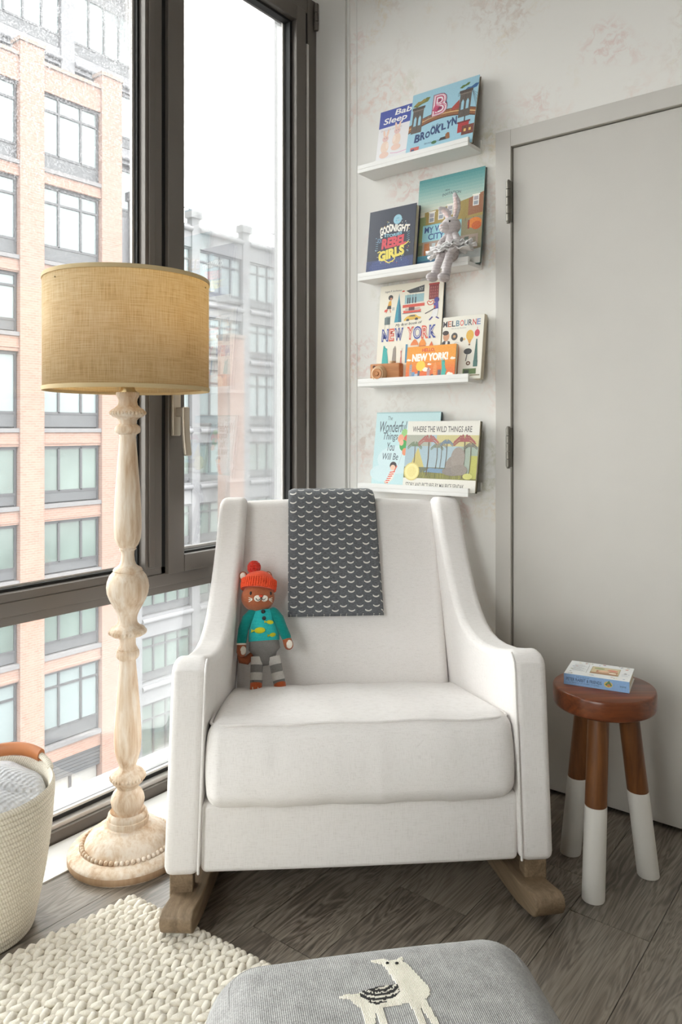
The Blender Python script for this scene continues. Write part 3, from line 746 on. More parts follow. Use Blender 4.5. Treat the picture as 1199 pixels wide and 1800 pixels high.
# book lying on the stool
bx = empty('picture_book', (1.140, -.381, .4815), (0, 0, math.atan2(.030, .154)), 'thick pale book with a blue spine lying on the stool', 'book')
bw, bd_, bt_ = .1575, .118, .0275
MB().box(0, bw, 0, bd_, 0, .002).box(0, bw, 0, bd_, bt_-.002, bt_).build('cover', plain('pale_book_cover', (226, 228, 228), .35, var=.02), bx, smooth=False, bevel=.0006, bseg=1)
MB().box(0, bw, 0, .002, .002, bt_-.002).build('spine', plain('blue_book_spine', (134, 176, 224), .35, var=.02), bx, smooth=False)
MB().box(.002, bw-.003, .002, bd_-.003, .002, bt_-.002).build('page_block', M['page'], bx, smooth=False)
p = Print(); nv = (38, 70, 120)
p.rect(0, bw, 0, bt_, (140, 182, 228))
p.text('PETER RABBIT & FRIENDS', .006, .092, .0105, .0185, nv, .012); p.text('THE WORLD OF', .030, .062, .0202, .0232, nv); p.text('A TREASURY OF STORIES TO SHARE', .014, .086, .0055, .0085, (60, 90, 140)); p.text('WARNE', .135, .150, .011, .015, nv)
p.oval(.108, .014, .010, .0075, (228, 200, 96)); p.poly([(.100, .013), (.110, .024), (.113, .017), (.117, .012), (.108, .008)], (88, 130, 82)); p.oval(.109, .012, .004, .0035, (200, 130, 80))
p.build('spine_print', bx, (0, 0, 0))
p = Print()
p.rect(.058, .128, .030, .090, (168, 160, 124)); p.rect(.060, .126, .032, .088, (206, 190, 150)); p.rect(.072, .124, .045, .062, (176, 112, 76)); p.oval(.09, .056, .014, .007, (226, 186, 150)); p.oval(.11, .070, .013, .006, (214, 120, 100)); p.oval(.077, .076, .013, .008, (150, 160, 110)); p.rect(.06, .126, .032, .042, (160, 110, 74)); p.oval(.112, .048, .009, .006, (232, 220, 200)); p.oval(.082, .046, .008, .005, (196, 156, 120))
rs = random.Random(3)
for k in range(34):
    a = rs.random(); X, Z = (rs.uniform(.01, .15), rs.choice((.010, .016, .104, .110))) if a < .75 else (rs.choice((.012, .02, .142, .15)), rs.uniform(.02, .1))
    p.oval(X, Z+rs.uniform(-.003, .003), rs.uniform(.002, .0048), rs.uniform(.0012, .0026), rs.choice(((196, 96, 84), (150, 160, 110), (210, 190, 120), (128, 108, 92), (150, 170, 196))), 8)
for k in range(9): p.line([(.014, .036+k*.0065), (.046-.006*(k % 3), .036+k*.0065)], .0014, (150, 152, 158))
p.line([(.05, .026), (.05, .094)], .0012, (176, 178, 176)); p.line([(.134, .04), (.150, .04)], .0014, (150, 160, 180)); p.line([(.134, .05), (.146, .05)], .0014, (150, 160, 180))
p.build('cover_print', bx, (0, 0, bt_), (R(-90), 0, 0))

# ================================================================== SHELVES
SX0, SX1 = .272, .7135
SZ = [2.043, 1.660, 1.284, .915]
SHELVES = []
for z, lb in zip(SZ, ('topmost', 'second', 'third', 'lowest')):
    s_ = empty('picture_ledge', (SX0, 0, z), label={'topmost': 'topmost white picture ledge, under the bridge picture book', 'second': 'white picture ledge the plush rabbit sits on', 'third': 'white picture ledge with the toy camera', 'lowest': 'lowest white picture ledge, just above the armchair'}[lb], cat='shelf', group='white picture ledges on the papered wall')
    wd = SX1-SX0
    MB().box(0, wd, -.098, -.0005, 0, .0125).build('ledge_bottom', M['shelf'], s_, smooth=False, bevel=.0008, bseg=1)
    MB().box(0, wd, -.0125, -.0005, .0125, .043).build('ledge_back', M['shelf'], s_, smooth=False, bevel=.0008, bseg=1)
    MB().box(0, wd, -.098, -.087, .0125, .0275).build('ledge_lip', M['shelf'], s_, smooth=False, bevel=.0008, bseg=1)
    SHELVES.append(s_)
def on(k): return SZ[k]+.0128
def lean(h, y): return -math.asin(min(.4, y/h))

# shelf 1
b1 = book('thin_picture_book', 'slim white book with a blue title band, half hidden on the topmost ledge', (.318, -.058, on(0)), (lean(.222, .040), 0, 0), .185, .222, .008, (232, 230, 232), soft=True)
p = Print(); H_ = .222
p.rect(0, .185, H_-.066, H_, (58, 76, 164)); p.text('Baby', .064, .160, H_-.034, H_-.006, (244, 242, 238), .02, .15); p.text('Sleep', .018, .118, H_-.061, H_-.031, (244, 242, 238), .02, .15)
p.text('bunnies snuggle', .012, .100, H_-.083, H_-.072, (206, 188, 190), 0, .2)
pk_ = (232, 196, 190)
for (cx, cz, sgn) in ((.034, .080, 1), (.082, .100, -1)):
    p.oval(cx, cz, .017, .024, (240, 214, 196)); p.oval(cx, cz+.032, .013, .012, pk_); p.oval(cx-.007, cz+.052, .0045, .015, (240, 206, 186), rot=.2); p.oval(cx+.008, cz+.052, .0045, .015, (240, 206, 186), rot=-.2)
    p.oval(cx, cz-.03, .02, .012, (238, 206, 190)); p.oval(cx+.01*sgn, cz+.004, .006, .012, (246, 226, 214)); p.oval(cx-.004, cz+.034, .0016, .0016, (150, 120, 120)); p.oval(cx+.005, cz+.034, .0016, .0016, (150, 120, 120))
p.line([(.06, .052), (.09, .046), (.13, .050), (.17, .040)], .002, (226, 160, 196)); p.line([(.02, .028), (.08, .026)], .0015, (226, 196, 190))
p.build('cover_print', b1)
b2_ = book('bridge_picture_book', 'square light blue picture book with a big pink letter and stone bridge', (.4635, -.084, on(0)), (lean(.243, .055), 0, 0), .256, .243, .012, (150, 196, 214), spine=(120, 108, 96))
p = Print(); W, H_ = .256, .243
p.rect(0, W, 0, H_, (158, 202, 220))
def cloud(x, z, c, s_=1.): p.poly([(x, z), (x+.018*s_, z+.014*s_), (x+.034*s_, z+.013*s_), (x+.05*s_, z+.022*s_), (x+.064*s_, z+.020*s_), (x+.056*s_, z+.006*s_), (x+.034*s_, z+.002*s_), (x+.016*s_, z-.006*s_)], c)
cloud(.006, .196, (112, 118, 50), 1.05); cloud(.012, .201, (150, 130, 62), .7); cloud(.026, .178, (60, 110, 170), .5); cloud(.186, .214, (88, 116, 52), .6); cloud(.200, .196, (44, 96, 150), .9)
for k in range(4): p.line([(.182, .196-k*.004), (.194, .199-k*.004)], .0012, (70, 100, 130))
# deck of the bridge, a shallow arc
arc = lambda x, o_: o_+.052*math.sin(PI*(.16+.66*x/W))
top_ = [(x*W/24, arc(x*W/24, .098)) for x in range(25)]; bot_ = [(x*W/24, arc(x*W/24, .068)) for x in range(24, -1, -1)]
p.poly(top_+bot_, (146, 92, 52))
p.line([(x*W/24, arc(x*W/24, .0845)) for x in range(25)], .0035, (226, 188, 130)); p.line([(x*W/24, arc(x*W/24, .070)) for x in range(25)], .004, (84, 46, 30))
p.line([(x*W/24, arc(x*W/24, .0965)) for x in range(25)], .003, (92, 54, 34))
for x in range(3, 22, 2): p.line([(x*W/24, arc(x*W/24, .088)), (x*W/24, arc(x*W/24, .096))], .0025, (188, 120, 64))
p.oval(.112, arc(.112, .098), .010, .004, (90, 140, 60)); p.poly([(.165, .150), (.190, .172), (.194, .142), (.166, .136)], (170, 66, 52))
for x, z in ((.010, .090), (.192, .102)):
    p.rect(x, x+.042, z, z+.096, (92, 82, 76)); p.rect(x-.004, x+.046, z+.090, z+.1, (74, 64, 58)); p.rect(x-.001, x+.043, z+.084, z+.089, (122, 110, 100))
    for xx in (x+.007, x+.025): p.poly([(xx, z+.028), (xx+.010, z+.028), (xx+.010, z+.056), (xx+.005, z+.066), (xx, z+.056)], (158, 202, 220))
    p.line([(x+.021, z+.004), (x+.021, z+.082)], .0012, (64, 56, 52))
for k in range(5): p.line([(.236, .192), (.256, .176-.012*k)], .0009, (90, 110, 126)); p.line([(.06, .120+.004*k), (.085, .132+.003*k)], .0009, (90, 110, 126))
for off_, c in ((.10, (64, 26, 52)), (.075, (176, 60, 104)), (.03, (240, 236, 238)), (-.005, (196, 96, 128)), (-.035, (240, 226, 232))):
    g = .0042*off_/.1; p.text('B', .090-g, .142+g, .138-g, .214+g, c, off_)
p.poly([(.088, .158), (.098, .182), (.104, .172), (.116, .170), (.106, .160), (.108, .148), (.098, .154)], (196, 70, 110))
p.text('is for', .094, .134, .092, .104, (40, 60, 90), .005, .1)
lt = 'BROOKLYN'; xx = .030
for k, ch in enumerate(lt):
    ww = (.022, .019, .018, .020, .021, .017, .020, .019)[k]; zz_ = .052+.0035*k+(.004 if k % 2 else 0)-(.003 if k == 1 else 0); p.text(ch, xx, xx+ww, zz_, zz_+.031-(.006 if k in (2, 5) else 0), (34, 62, 112), .045, rot=(-.08, .06, -.1, .05, -.06, .08, -.05, .06)[k]); xx += ww+.0005
p.text('SELINA ALKO', .072, .128, .036, .042, (90, 110, 140))
p.rect(.196, .236, .046, .084, (176, 44, 48)); p.rect(.192, .240, .080, .086, (120, 36, 40)); p.rect(.216, .220, .086, .104, (60, 50, 50)); p.rect(.212, .256, .034, .068, (112, 52, 38)); p.rect(.220, .228, .046, .056, (230, 190, 110)); p.rect(.238, .246, .046, .056, (230, 190, 110))
p.poly([(.152, .036), (.152, .054), (.158, .060), (.166, .058), (.170, .036)], (150, 96, 52)); p.rect(.018, .052, .018, .036, (200, 96, 86)); p.rect(.022, .034, .018, .030, (60, 70, 110)); p.oval(.110, .036, .010, .006, (60, 110, 60)); p.poly([(.128, .036), (.134, .046), (.152, .047), (.156, .036)], (40, 34, 30))
p.build('cover_print', b2_)

# shelf 2
b3 = book('city_picture_book', 'tall teal picture book with snowy houses behind the plush rabbit', (.480, -.054, on(1)), (lean(.325, .040), 0, 0), .252, .325, .012, (150, 190, 190), spine=(90, 110, 110))
p = Print(); W, H_ = .252, .325
for k in range(12):
    f_ = k/11; c = tuple(int(a*(1-f_)+b*f_) for a, b in zip((232, 224, 204), (86, 158, 160))); p.rect(0, W, .185+k*.01167, .185+(k+1)*.01167, c)
p.text('AN', .105, .122, .268, .2745, (70, 84, 92), .01); p.text('INVITATION', .096, .166, .250, .260, (70, 84, 92), .01, arc=.003)
p.rect(0, W, 0, .188, (150, 140, 106)); p.poly([(.03, .185), (.03, .205), (.14, .216), (W, .236), (W, .16), (.03, .15)], (166, 142, 70)); p.poly([(.198, .226), (W, .240), (W, .17), (.198, .166)], (150, 96, 60)); p.rect(0, .036, .10, .19, (132, 146, 96))
for x, z in ((.048, .166), (.084, .171), (.118, .180), (.214, .196)):
    p.rect(x, x+.022, z, z+.036, (236, 232, 226)); p.rect(x+.003, x+.019, z+.003, z+.016, (150, 156, 166)); p.rect(x+.003, x+.019, z+.019, z+.032, (170, 164, 170)); p.rect(x-.003, x+.025, z+.036, z+.040, (244, 240, 228))
for k in range(7): p.line([(.04+k*.03, .148), (.04+k*.03, .160)], .002, (120, 108, 70))
p.rect(.026, .176, .100, .158, (152, 208, 218)); p.rect(.026, .176, .1565, .159, (120, 180, 196))
p.text('MY WINTER', .034, .172, .130, .152, (46, 78, 140), .02, jit=.0012); p.text('CITY', .050, .112, .105, .127, (46, 78, 140), .02)
p.oval(.224, .138, .026, .018, (226, 128, 34)); p.oval(.232, .128, .018, .014, (206, 96, 28)); p.rect(.20, .206, .12, .15, (150, 60, 40))
p.rect(.03, .24, .052, .1, (170, 150, 136)); p.rect(.036, .056, .05, .094, (196, 120, 62)); p.oval(.092, .072, .014, .016, (230, 150, 70)); p.rect(.066, .08, .056, .092, (190, 198, 200)); p.rect(.112, .13, .056, .096, (112, 120, 112)); p.rect(.012, .028, .055, .09, (110, 120, 90))
p.rect(.0, .12, .018, .052, (78, 146, 168)); p.rect(.0, .1, .018, .034, (52, 104, 140)); p.rect(0, .05, 0, .018, (196, 124, 50)); p.rect(.05, W, 0, .02, (222, 220, 214)); p.poly([(.13, .02), (.15, .04), (.2, .046), (W, .05), (W, .02)], (196, 200, 198)); p.rect(.19, .206, .06, .094, (84, 96, 84)); p.rect(.216, .232, .06, .09, (140, 132, 116))
p.build('cover_print', b3)
b4 = book('navy_storybook', 'thick navy hardcover with white, red and yellow hand lettering', (.298, -.085, on(1)), (lean(.238, .029), 0, 0), .196, .238, .026, (36, 42, 60), over=.004)
p = Print(); W, H_ = .196, .238; ny_ = (36, 42, 60)
p.rect(.0, W, 0, .055, (44, 58, 104)); p.oval(.098, .030, .085, .028, (52, 68, 122)); p.rect(0, W, 0, .010, (40, 46, 66))
for k in range(16):
    for j in range(4): p.rect(.025+k*.0092, .031+k*.0092, .014+j*.010, .020+j*.010, (62, 78, 130)); 
p.oval(.122, .192, .0175, .0175, (150, 198, 216)); p.oval(.122, .196, .007, .003, (120, 172, 196)); p.oval(.117, .188, .003, .003, (120, 172, 196))
p.text('GOOD', .050, .104, .146, .176, (240, 236, 228), .05, rot=.22); p.text('NIGHT', .098, .174, .146, .172, (240, 236, 228), .05, rot=-.16)
p.text('STORIES', .070, .144, .136, .147, (150, 198, 216), .03, arc=-.004); p.text('FOR', .043, .060, .116, .134, (110, 140, 170), .02, rot=.1)
p.text('REBEL', .060, .164, .094, .132, (214, 72, 84), .06, .1, rot=.05); p.text('GIRLS', .050, .158, .054, .091, (232, 214, 96), .06, .05, rot=.14)
p.line([(.046, .082), (.056, .086), (.064, .076), (.058, .070)], .004, (232, 214, 96)); p.line([(.076, .052), (.095, .040), (.112, .044), (.122, .052), (.116, .058)], .004, (232, 214, 96)); p.line([(.152, .094), (.166, .100), (.174, .106)], .004, (232, 214, 96)); p.line([(.054, .146), (.056, .134), (.063, .136)], .004, (240, 236, 228))
rs = random.Random(5)
for k in range(46):
    a = rs.uniform(0, 2*PI); r_ = rs.uniform(.9, 1.1); X, Z = .108+.072*r_*math.cos(a), .112+.078*r_*math.sin(a)
    if .02 < X < .18: p.oval(X, Z, .0016, .0016, rs.choice(((240, 236, 228), (150, 198, 216), (214, 72, 84), (232, 214, 96))), 6)
for k in range(5): p.line([(.166, .108+k*.007), (.176, .110+k*.008)], .001, (150, 198, 216)); p.line([(.036, .090+k*.008), (.046, .092+k*.007)], .001, (150, 198, 216))
p.build('cover_print', b4)

# shelf 3
b5 = book('travel_picture_book', 'tall cream picture book of little city drawings behind the orange one', (.316, -.052, on(2)), (lean(.352, .036), 0, 0), .262, .352, .012, (236, 230, 214), spine=(52, 70, 84))
p = Print(); W, H_ = .262, .352
p.text('Ingela P. Arrhenius', .022, .092, .322, .332, (70, 70, 74), 0, .2)
# figure with bags
p.poly([(.040, .286), (.050, .290), (.052, .270), (.044, .256), (.036, .268)], (226, 170, 60)); p.oval(.047, .302, .010, .011, (46, 40, 42)); p.oval(.049, .296, .005, .006, (196, 130, 96)); p.poly([(.036, .268), (.050, .268), (.052, .254), (.032, .256)], (52, 44, 46)); p.line([(.038, .255), (.030, .234)], .004, (196, 130, 96)); p.line([(.046, .255), (.050, .234)], .004, (196, 130, 96)); p.poly([(.024, .252), (.034, .256), (.034, .242), (.022, .240)], (226, 80, 66)); p.rect(.056, .066, .246, .260, (196, 196, 190))
p.rect(.026, .050, .164, .206, (108, 124, 124)); p.rect(.038, .050, .164, .206, (84, 100, 102)); p.poly([(.026, .206), (.034, .212), (.054, .212), (.050, .206)], (140, 154, 152)); p.line([(.030, .164), (.024, .120)], .002, (196, 196, 190)); p.line([(.046, .164), (.052, .120)], .002, (196, 196, 190))
p.poly([(.068, .176), (.072, .214), (.074, .256), (.080, .292), (.083, .316), (.086, .292), (.092, .256), (.094, .214), (.098, .176)], (62, 154, 176)); p.poly([(.084, .176), (.084, .300), (.092, .256), (.094, .214), (.098, .176)], (40, 110, 140))
p.poly([(.112, .322), (.186, .338), (.186, .310), (.128, .310)], (64, 68, 72)); p.text('NY', .166, .182, .316, .330, (180, 180, 176), .02); p.oval(.100, .322, .006, .003, (226, 90, 70))
p.rect(.108, .186, .268, .304, (156, 194, 200)); p.rect(.100, .190, .252, .264, (220, 86, 66)); p.line([(.104, .266), (.186, .270)], .003, (240, 230, 220))
for x, z in ((.126, .268), (.138, .268), (.150, .268), (.118, .268)): p.rect(x, x+.005, z, z+.024, (66, 66, 76)); p.line([(x+.0025, z+.024), (x+.0025, z+.038)], .0012, (66, 66, 76))
p.rect(.206, .244, .274, .338, (132, 52, 54)); 
for k in range(4):
    for j in range(4): p.rect(.211+k*.0085, .215+k*.0085, .282+j*.012, .290+j*.012, (176, 96, 90))
p.rect(.204, .246, .333, .340, (176, 66, 60)); p.rect(.104, .176, .220, .236, (226, 84, 64)); p.rect(.112, .172, .232, .248, (200, 180, 170)); p.rect(.126, .150, .234, .252, (96, 60, 66)); p.rect(.10, .178, .217, .2205, (90, 110, 120))
p.poly([(.108, .188), (.118, .200), (.134, .208), (.156, .208), (.166, .198), (.178, .194), (.178, .186), (.108, .182)], (226, 182, 70)); p.oval(.124, .184, .0065, .0065, (60, 60, 62)); p.oval(.160, .186, .0065, .0065, (60, 60, 62)); p.poly([(.126, .200), (.136, .206), (.152, .206), (.156, .199)], (96, 96, 90))
p.line([(.206, .254), (.200, .264), (.206, .270), (.214, .262), (.222, .270), (.228, .264), (.222, .254), (.212, .252), (.206, .254)], .0028, (220, 86, 66))
p.oval(.238, .270, .010, .011, (70, 60, 140)); p.poly([(.226, .258), (.244, .262), (.246, .226), (.230, .222)], (88, 74, 160)); p.poly([(.226, .224), (.246, .228), (.242, .186), (.218, .190)], (236, 234, 232)); p.line([(.234, .232), (.194, .206)], .004, (50, 46, 56)); p.line([(.224, .188), (.212, .166)], .006, (70, 60, 140)); p.line([(.238, .186), (.250, .172)], .006, (70, 60, 140)); p.line([(.232, .246), (.230, .232)], .006, (214, 96, 76))
p.text('My first book of', .074, .184, .150, .166, (60, 60, 66), 0, .25, rot=.05)
for t_, x0, col_ in (('N', .018, (54, 74, 160)), ('E', .049, (222, 92, 70)), ('W', .072, (54, 74, 160)), ('Y', .124, (222, 92, 70)), ('O', .150, (54, 74, 160)), ('R', .184, (222, 92, 70)), ('K', .214, (54, 74, 160))):
    ww = {'W': .036, 'O': .034, 'E': .022}.get(t_, .028)
    p.text(t_, x0, x0+ww, .104, .139, col_, .05); p.text(t_, x0+.0036, x0+ww-.0036, .1085, .1345, (240, 232, 220), -.02); p.text(t_, x0+.0055, x0+ww-.0055, .112, .131, col_, -.045)
p.poly([(.024, .018), (.026, .060), (.030, .080), (.028, .094), (.032, .096), (.034, .080), (.044, .072), (.048, .050), (.052, .018)], (62, 180, 176)); p.oval(.039, .078, .006, .007, (62, 180, 176))
p.poly([(.066, .012), (.070, .080), (.078, .092), (.082, .080), (.084, .012)], (156, 146, 136)); p.poly([(.122, .02), (.122, .094), (.130, .094), (.132, .02)], (80, 140, 172)); p.line([(.106, .016), (.104, .070)], .003, (220, 60, 60)); p.line([(.100, .016), (.108, .08)], .0015, (196, 180, 170))
p.oval(.158, .088, .016, .016, (232, 132, 70)); p.rect(.142, .174, .074, .088, (236, 214, 190)); p.oval(.190, .090, .014, .014, (240, 150, 60)); p.rect(.176, .204, .078, .084, (180, 90, 60)); p.poly([(.206, .060), (.226, .098), (.244, .060)], (222, 110, 60)); p.oval(.222, .070, .004, .004, (160, 50, 40)); p.oval(.228, .078, .003, .003, (160, 50, 40)); p.oval(.146, .022, .016, .020, (226, 90, 80)); p.oval(.146, .022, .012, .015, (240, 232, 220)); p.rect(.13, .17, .004, .014, (80, 130, 80))
def _up(z):
    k = ((0, .050), (.10, .138), (.104, .148), (.139, .194), (.150, .198), (.166, .211), (.182, .217), (.21, .238), (.25, .262), (.34, .340), (.36, .36))
    for (a, b_), (c, d_) in zip(k, k[1:]):
        if z <= c: return b_+(d_-b_)*(z-a)/(c-a)
    return z
p.v = [(x, y, _up(z)) for x, y, z in p.v]
p.build('cover_print', b5)
b6 = book('board_book', 'white board book of painted figures at the right end of its ledge', (.584, -.062, on(2)), (lean(.214, .030), 0, 0), .154, .214, .022, (232, 228, 216), spine=(206, 196, 172), over=0)
p = Print(); W, H_ = .154, .214
mc = ((60, 54, 60), (196, 110, 80), (60, 54, 60), (96, 132, 150), (222, 100, 92), (96, 132, 150), (80, 80, 90), (206, 80, 76), (120, 140, 190))
p.text('M', -.006+.008, .018, .180, .200, mc[0], .02)
xx = .020
for ch, c in zip('ELBOURNE', mc[1:]): p.text(ch, xx, xx+.0135, .180, .200, c, .02); xx += .0155
p.text('Words by Mothers', .034, .090, .170, .175, (130, 130, 130))
p.poly([(.002, .090), (.002, .128), (.014, .136), (.032, .130), (.036, .090)], (52, 48, 54)); p.poly([(.012, .096), (.016, .132), (.024, .132), (.022, .096)], (236, 232, 226)); p.oval(.017, .148, .012, .016, (206, 152, 118)); p.oval(.014, .160, .012, .008, (60, 46, 40))
p.oval(.048, .146, .012, .013, (70, 66, 64)); p.oval(.048, .146, .005, .005, (206, 160, 110)); p.line([(.044, .118), (.056, .126), (.066, .122)], .0012, (150, 150, 150)); p.oval(.076, .134, .006, .008, (60, 60, 60)); p.oval(.086, .134, .004, .004, (226, 190, 120))
p.oval(.106, .146, .014, .018, (226, 178, 70)); p.poly([(.098, .132), (.114, .132), (.108, .118), (.104, .118)], (220, 160, 70)); p.rect(.103, .109, .112, .117, (120, 80, 50)); p.oval(.132, .152, .009, .012, (206, 66, 82)); p.line([(.132, .162), (.132, .172)], .0014, (206, 66, 82))
p.poly([(.124, .046), (.128, .060), (.130, .132), (.134, .132), (.136, .060), (.140, .046)], (70, 112, 104)); p.rect(.124, .140, .040, .060, (70, 112, 104)); p.oval(.102, .092, .015, .010, (64, 66, 66)); p.line([(.10, .082), (.096, .06)], .003, (64, 66, 66)); p.oval(.106, .052, .008, .007, (110, 76, 50)); p.oval(.106, .052, .003, .003, (232, 228, 216)); p.rect(.088, .136, .016, .034, (86, 112, 56)); p.rect(.092, .11, .012, .03, (50, 60, 46)); p.rect(.06, .15, .010, .014, (150, 140, 110))
p.build('cover_print', b6)
b7 = book('orange_picture_book', 'small orange landscape book with a white title and skyline', (.4655, -.0855, on(2)), (lean(.118, .016), 0, 0), .190, .118, .014, (236, 140, 44), spine=(236, 140, 44), over=0)
p = Print(); W, H_ = .190, .118
for k in range(8):
    f_ = k/7; c = tuple(int(a*(1-f_)+b*f_) for a, b in zip((226, 92, 50), (240, 156, 42))); p.rect(0, W, k*.01, (k+1)*.01, c)
p.rect(0, W, .08, H_, (240, 156, 42)); p.text('HELLO,', .060, .110, .096, .110, (214, 64, 40), .03); p.text('NEW YORK!', .022, .162, .066, .093, (248, 244, 236), .06); p.line([(.074, .060), (.138, .062)], .0016, (196, 120, 60))
p.oval(.058, .050, .018, .018, (250, 206, 70)); 
for x, z, a in ((.082, .036, .016), (.010, .072, .009), (.092, .054, .008), (.180, .070, .010), (.172, .018, .012)): p.oval(x, z, a, a*.38, (248, 238, 224)); p.oval(x-a*.3, z+a*.2, a*.5, a*.35, (248, 238, 224))
for x, ww, hh, c in ((.014, .010, .056, (170, 160, 160)), (.024, .012, .030, (110, 150, 190)), (.036, .014, .024, (196, 206, 222)), (.048, .008, .034, (90, 100, 120)), (.062, .014, .016, (226, 190, 180)), (.084, .012, .034, (190, 150, 150)), (.108, .014, .044, (236, 150, 80)), (.126, .012, .034, (96, 96, 108)), (.1, .01, .02, (96, 76, 76)), (.164, .018, .014, (206, 206, 214))):
    p.rect(x, x+ww, 0, hh, c)
    for j in range(int(hh/.008)): p.line([(x+.002, .004+j*.008), (x+ww-.002, .004+j*.008)], .0012, tuple(int(q*.82) for q in c))
p.poly([(.108, .044), (.115, .062), (.122, .044)], (236, 150, 80)); p.poly([(.084, .034), (.090, .048), (.096, .034)], (170, 130, 130)); p.line([(.019, .056), (.019, .066)], .0014, (150, 140, 140))
p.poly([(.138, 0), (.141, .040), (.139, .056), (.138, .072), (.141, .072), (.143, .056), (.152, .050), (.156, .034), (.160, .034), (.158, .030), (.156, .020), (.158, 0)], (66, 176, 164)); p.oval(.147, .056, .005, .006, (66, 176, 164)); p.poly([(.141, .060), (.147, .068), (.153, .060)], (50, 150, 140))
p.build('cover_print', b7)
# wooden toy camera
tc = empty('toy_camera', (.316, -.086, on(2)), (0, 0, R(4)), 'wooden toy camera with a round lens standing on the third ledge', 'toy')
MB().rbox((.060, .014, .033), .004, (2, 1, 2), 2, Mx=T(.060, .017, .0332)).build('camera_body', M['toywood'], tc)
ln = MB()
for r_, y0, y1 in ((.030, -.001, .006), (.0275, .006, .012), (.025, .012, .018)): ln.lathe([(0, y0), (r_-.001, y0), (r_, y0+.0012), (r_, y1-.0014), (r_-.0014, y1), (0, y1)], 32, T(.040, .004, .030) @ RX(R(90)))
lo = ln.build('lens_barrel', M['toylens'], tc); lo.scale = (1, 1, 1)
MB().lathe([(.008, .018), (.008, .0195), (.018, .021), (.0185, .018)], 28, T(.040, .004, .030) @ RX(R(90)), caps=False).lathe([(0, .0215), (.0065, .0215), (.0075, .018)], 20, T(.040, .004, .030) @ RX(R(90)), caps=False).build('lens_ring', M['toywood'], lo, fixn=True)
MB().lathe([(0, .066), (.011, .066), (.011, .072), (.009, .0745), (0, .0745)], 20, T(.084, .017, 0)).build('shutter_button', M['toylens'], tc)
MB().lathe([(0, 0), (.006, 0), (.006, .0012), (0, .0012)], 16, T(.018, .0032, .055) @ RX(R(90))).build('viewfinder', plain('dark_walnut', (92, 54, 34), .6), tc)

# shelf 4
b8 = book('pale_blue_book', 'pale blue book with grey script title and a small balloon boy', (.304, -.060, on(3)), (lean(.266, .038), 0, 0), .266, .268, .011, (190, 222, 226), spine=(52, 92, 104))
p = Print(); W, H_ = .266, .268; g_ = (92, 108, 118)
p.rect(0, W, 0, H_, (196, 226, 230)); p.oval(.12, .10, .10, .05, (210, 232, 236)); p.oval(.05, .05, .06, .03, (208, 230, 234)); p.rect(.0, W, H_-.004, H_, (164, 200, 204))
p.text('The', .056, .078, .240, .254, g_, 0, .25); p.text('Wonderful', .020, .148, .196, .236, g_, .012, .22); p.text('Things', .040, .110, .162, .196, g_, .012, .22); p.text('You', .062, .098, .130, .160, g_, .012, .22); p.text('Will Be', .044, .118, .098, .122, g_, .012, .22)
for x, z, a, c in ((.140, .192, .015, (156, 206, 130)), (.124, .174, .014, (240, 170, 140)), (.152, .172, .014, (226, 110, 90)), (.138, .150, .018, (70, 166, 84)), (.146, .128, .012, (236, 150, 110)), (.128, .160, .010, (246, 190, 160))): p.oval(x, z, a, a*1.1, c)
p.line([(.138, .130), (.122, .082)], .0008, (150, 150, 150)); p.oval(.098, .078, .016, .014, (50, 40, 40)); p.oval(.097, .071, .012, .010, (240, 200, 174)); p.poly([(.088, .058), (.110, .062), (.100, .030), (.074, .012), (.066, .018), (.080, .034)], (240, 230, 220))
for k in range(6): p.line([(.084-.004*k, .054-.0075*k), (.108-.0055*k, .057-.0078*k)], .0036, (224, 84, 60))
p.line([(.104, .058), (.116, .078)], .004, (224, 84, 60)); p.line([(.070, .016), (.062, .022)], .004, (240, 200, 174)); p.text('Emily Martin', .064, .126, .000+.002, .011, (140, 160, 170), 0, .25)
p.v = [(x*.90 if x < .2 else x, y, z) for x, y, z in p.v]
p.build('cover_print', b8)
b9 = book('forest_picture_book', 'landscape picture book with white title bands and a palm tree scene', (.453, -.0845, on(3)), (lean(.232, .038), 0, 0), .277, .236, .016, (230, 226, 214), spine=(84, 82, 60))
p = Print(); W, H_ = .277, .236
p.rect(0, W, 0, .040, (232, 229, 220)); p.rect(0, W, .188, H_, (232, 229, 220)); p.text('WHERE THE WILD THINGS ARE', .022, .250, .198, .218, (74, 70, 70), .012); p.text('STORY AND PICTURES BY MAURICE SENDAK', .012, .236, .010, .025, (74, 70, 70), .006)
p.rect(.0, W, .040, .188, (168, 190, 200)); p.rect(.12, W, .150, .188, (206, 196, 140)); p.rect(0, .1, .150, .188, (176, 178, 164))
p.poly([(.02, .075), (.05, .145), (.08, .075)], (204, 190, 118)); p.rect(0, W, .040, .060, (132, 130, 72)); p.rect(0, W, .060, .078, (112, 118, 96)); p.poly([(.08, .062), (.2, .058), (.2, .072), (.1, .076)], (120, 150, 178)); p.rect(.215, W, .060, .15, (160, 174, 160)); p.rect(.25, W, .045, .12, (186, 186, 96))
for k in range(26): X = rs.uniform(0, W); p.line([(X, .042), (X+rs.uniform(-.004, .004), .055+rs.uniform(0, .012))], .0012, rs.choice(((96, 100, 50), (170, 168, 84), (84, 92, 60))))
def palm(x, z0_, z1_, c, s_=1.):
    p.line([(x, z0_), (x+.003, (z0_+z1_)/2), (x+.001, z1_)], .004*s_, (104, 90, 74))
    for a in (-.35, .05, .4, .8, 1.25, PI-1.25, PI-.8, PI-.4, PI-.05, PI+.35):
        l_ = .040*s_; mx_, mz_ = x+l_*.55*math.cos(a), z1_+l_*.42*math.sin(a)+.006*s_
        p.line([(x, z1_), (mx_, mz_), (x+l_*1.05*math.cos(a), z1_+l_*.40*math.sin(a)-.010*s_)], .0042*s_, c)
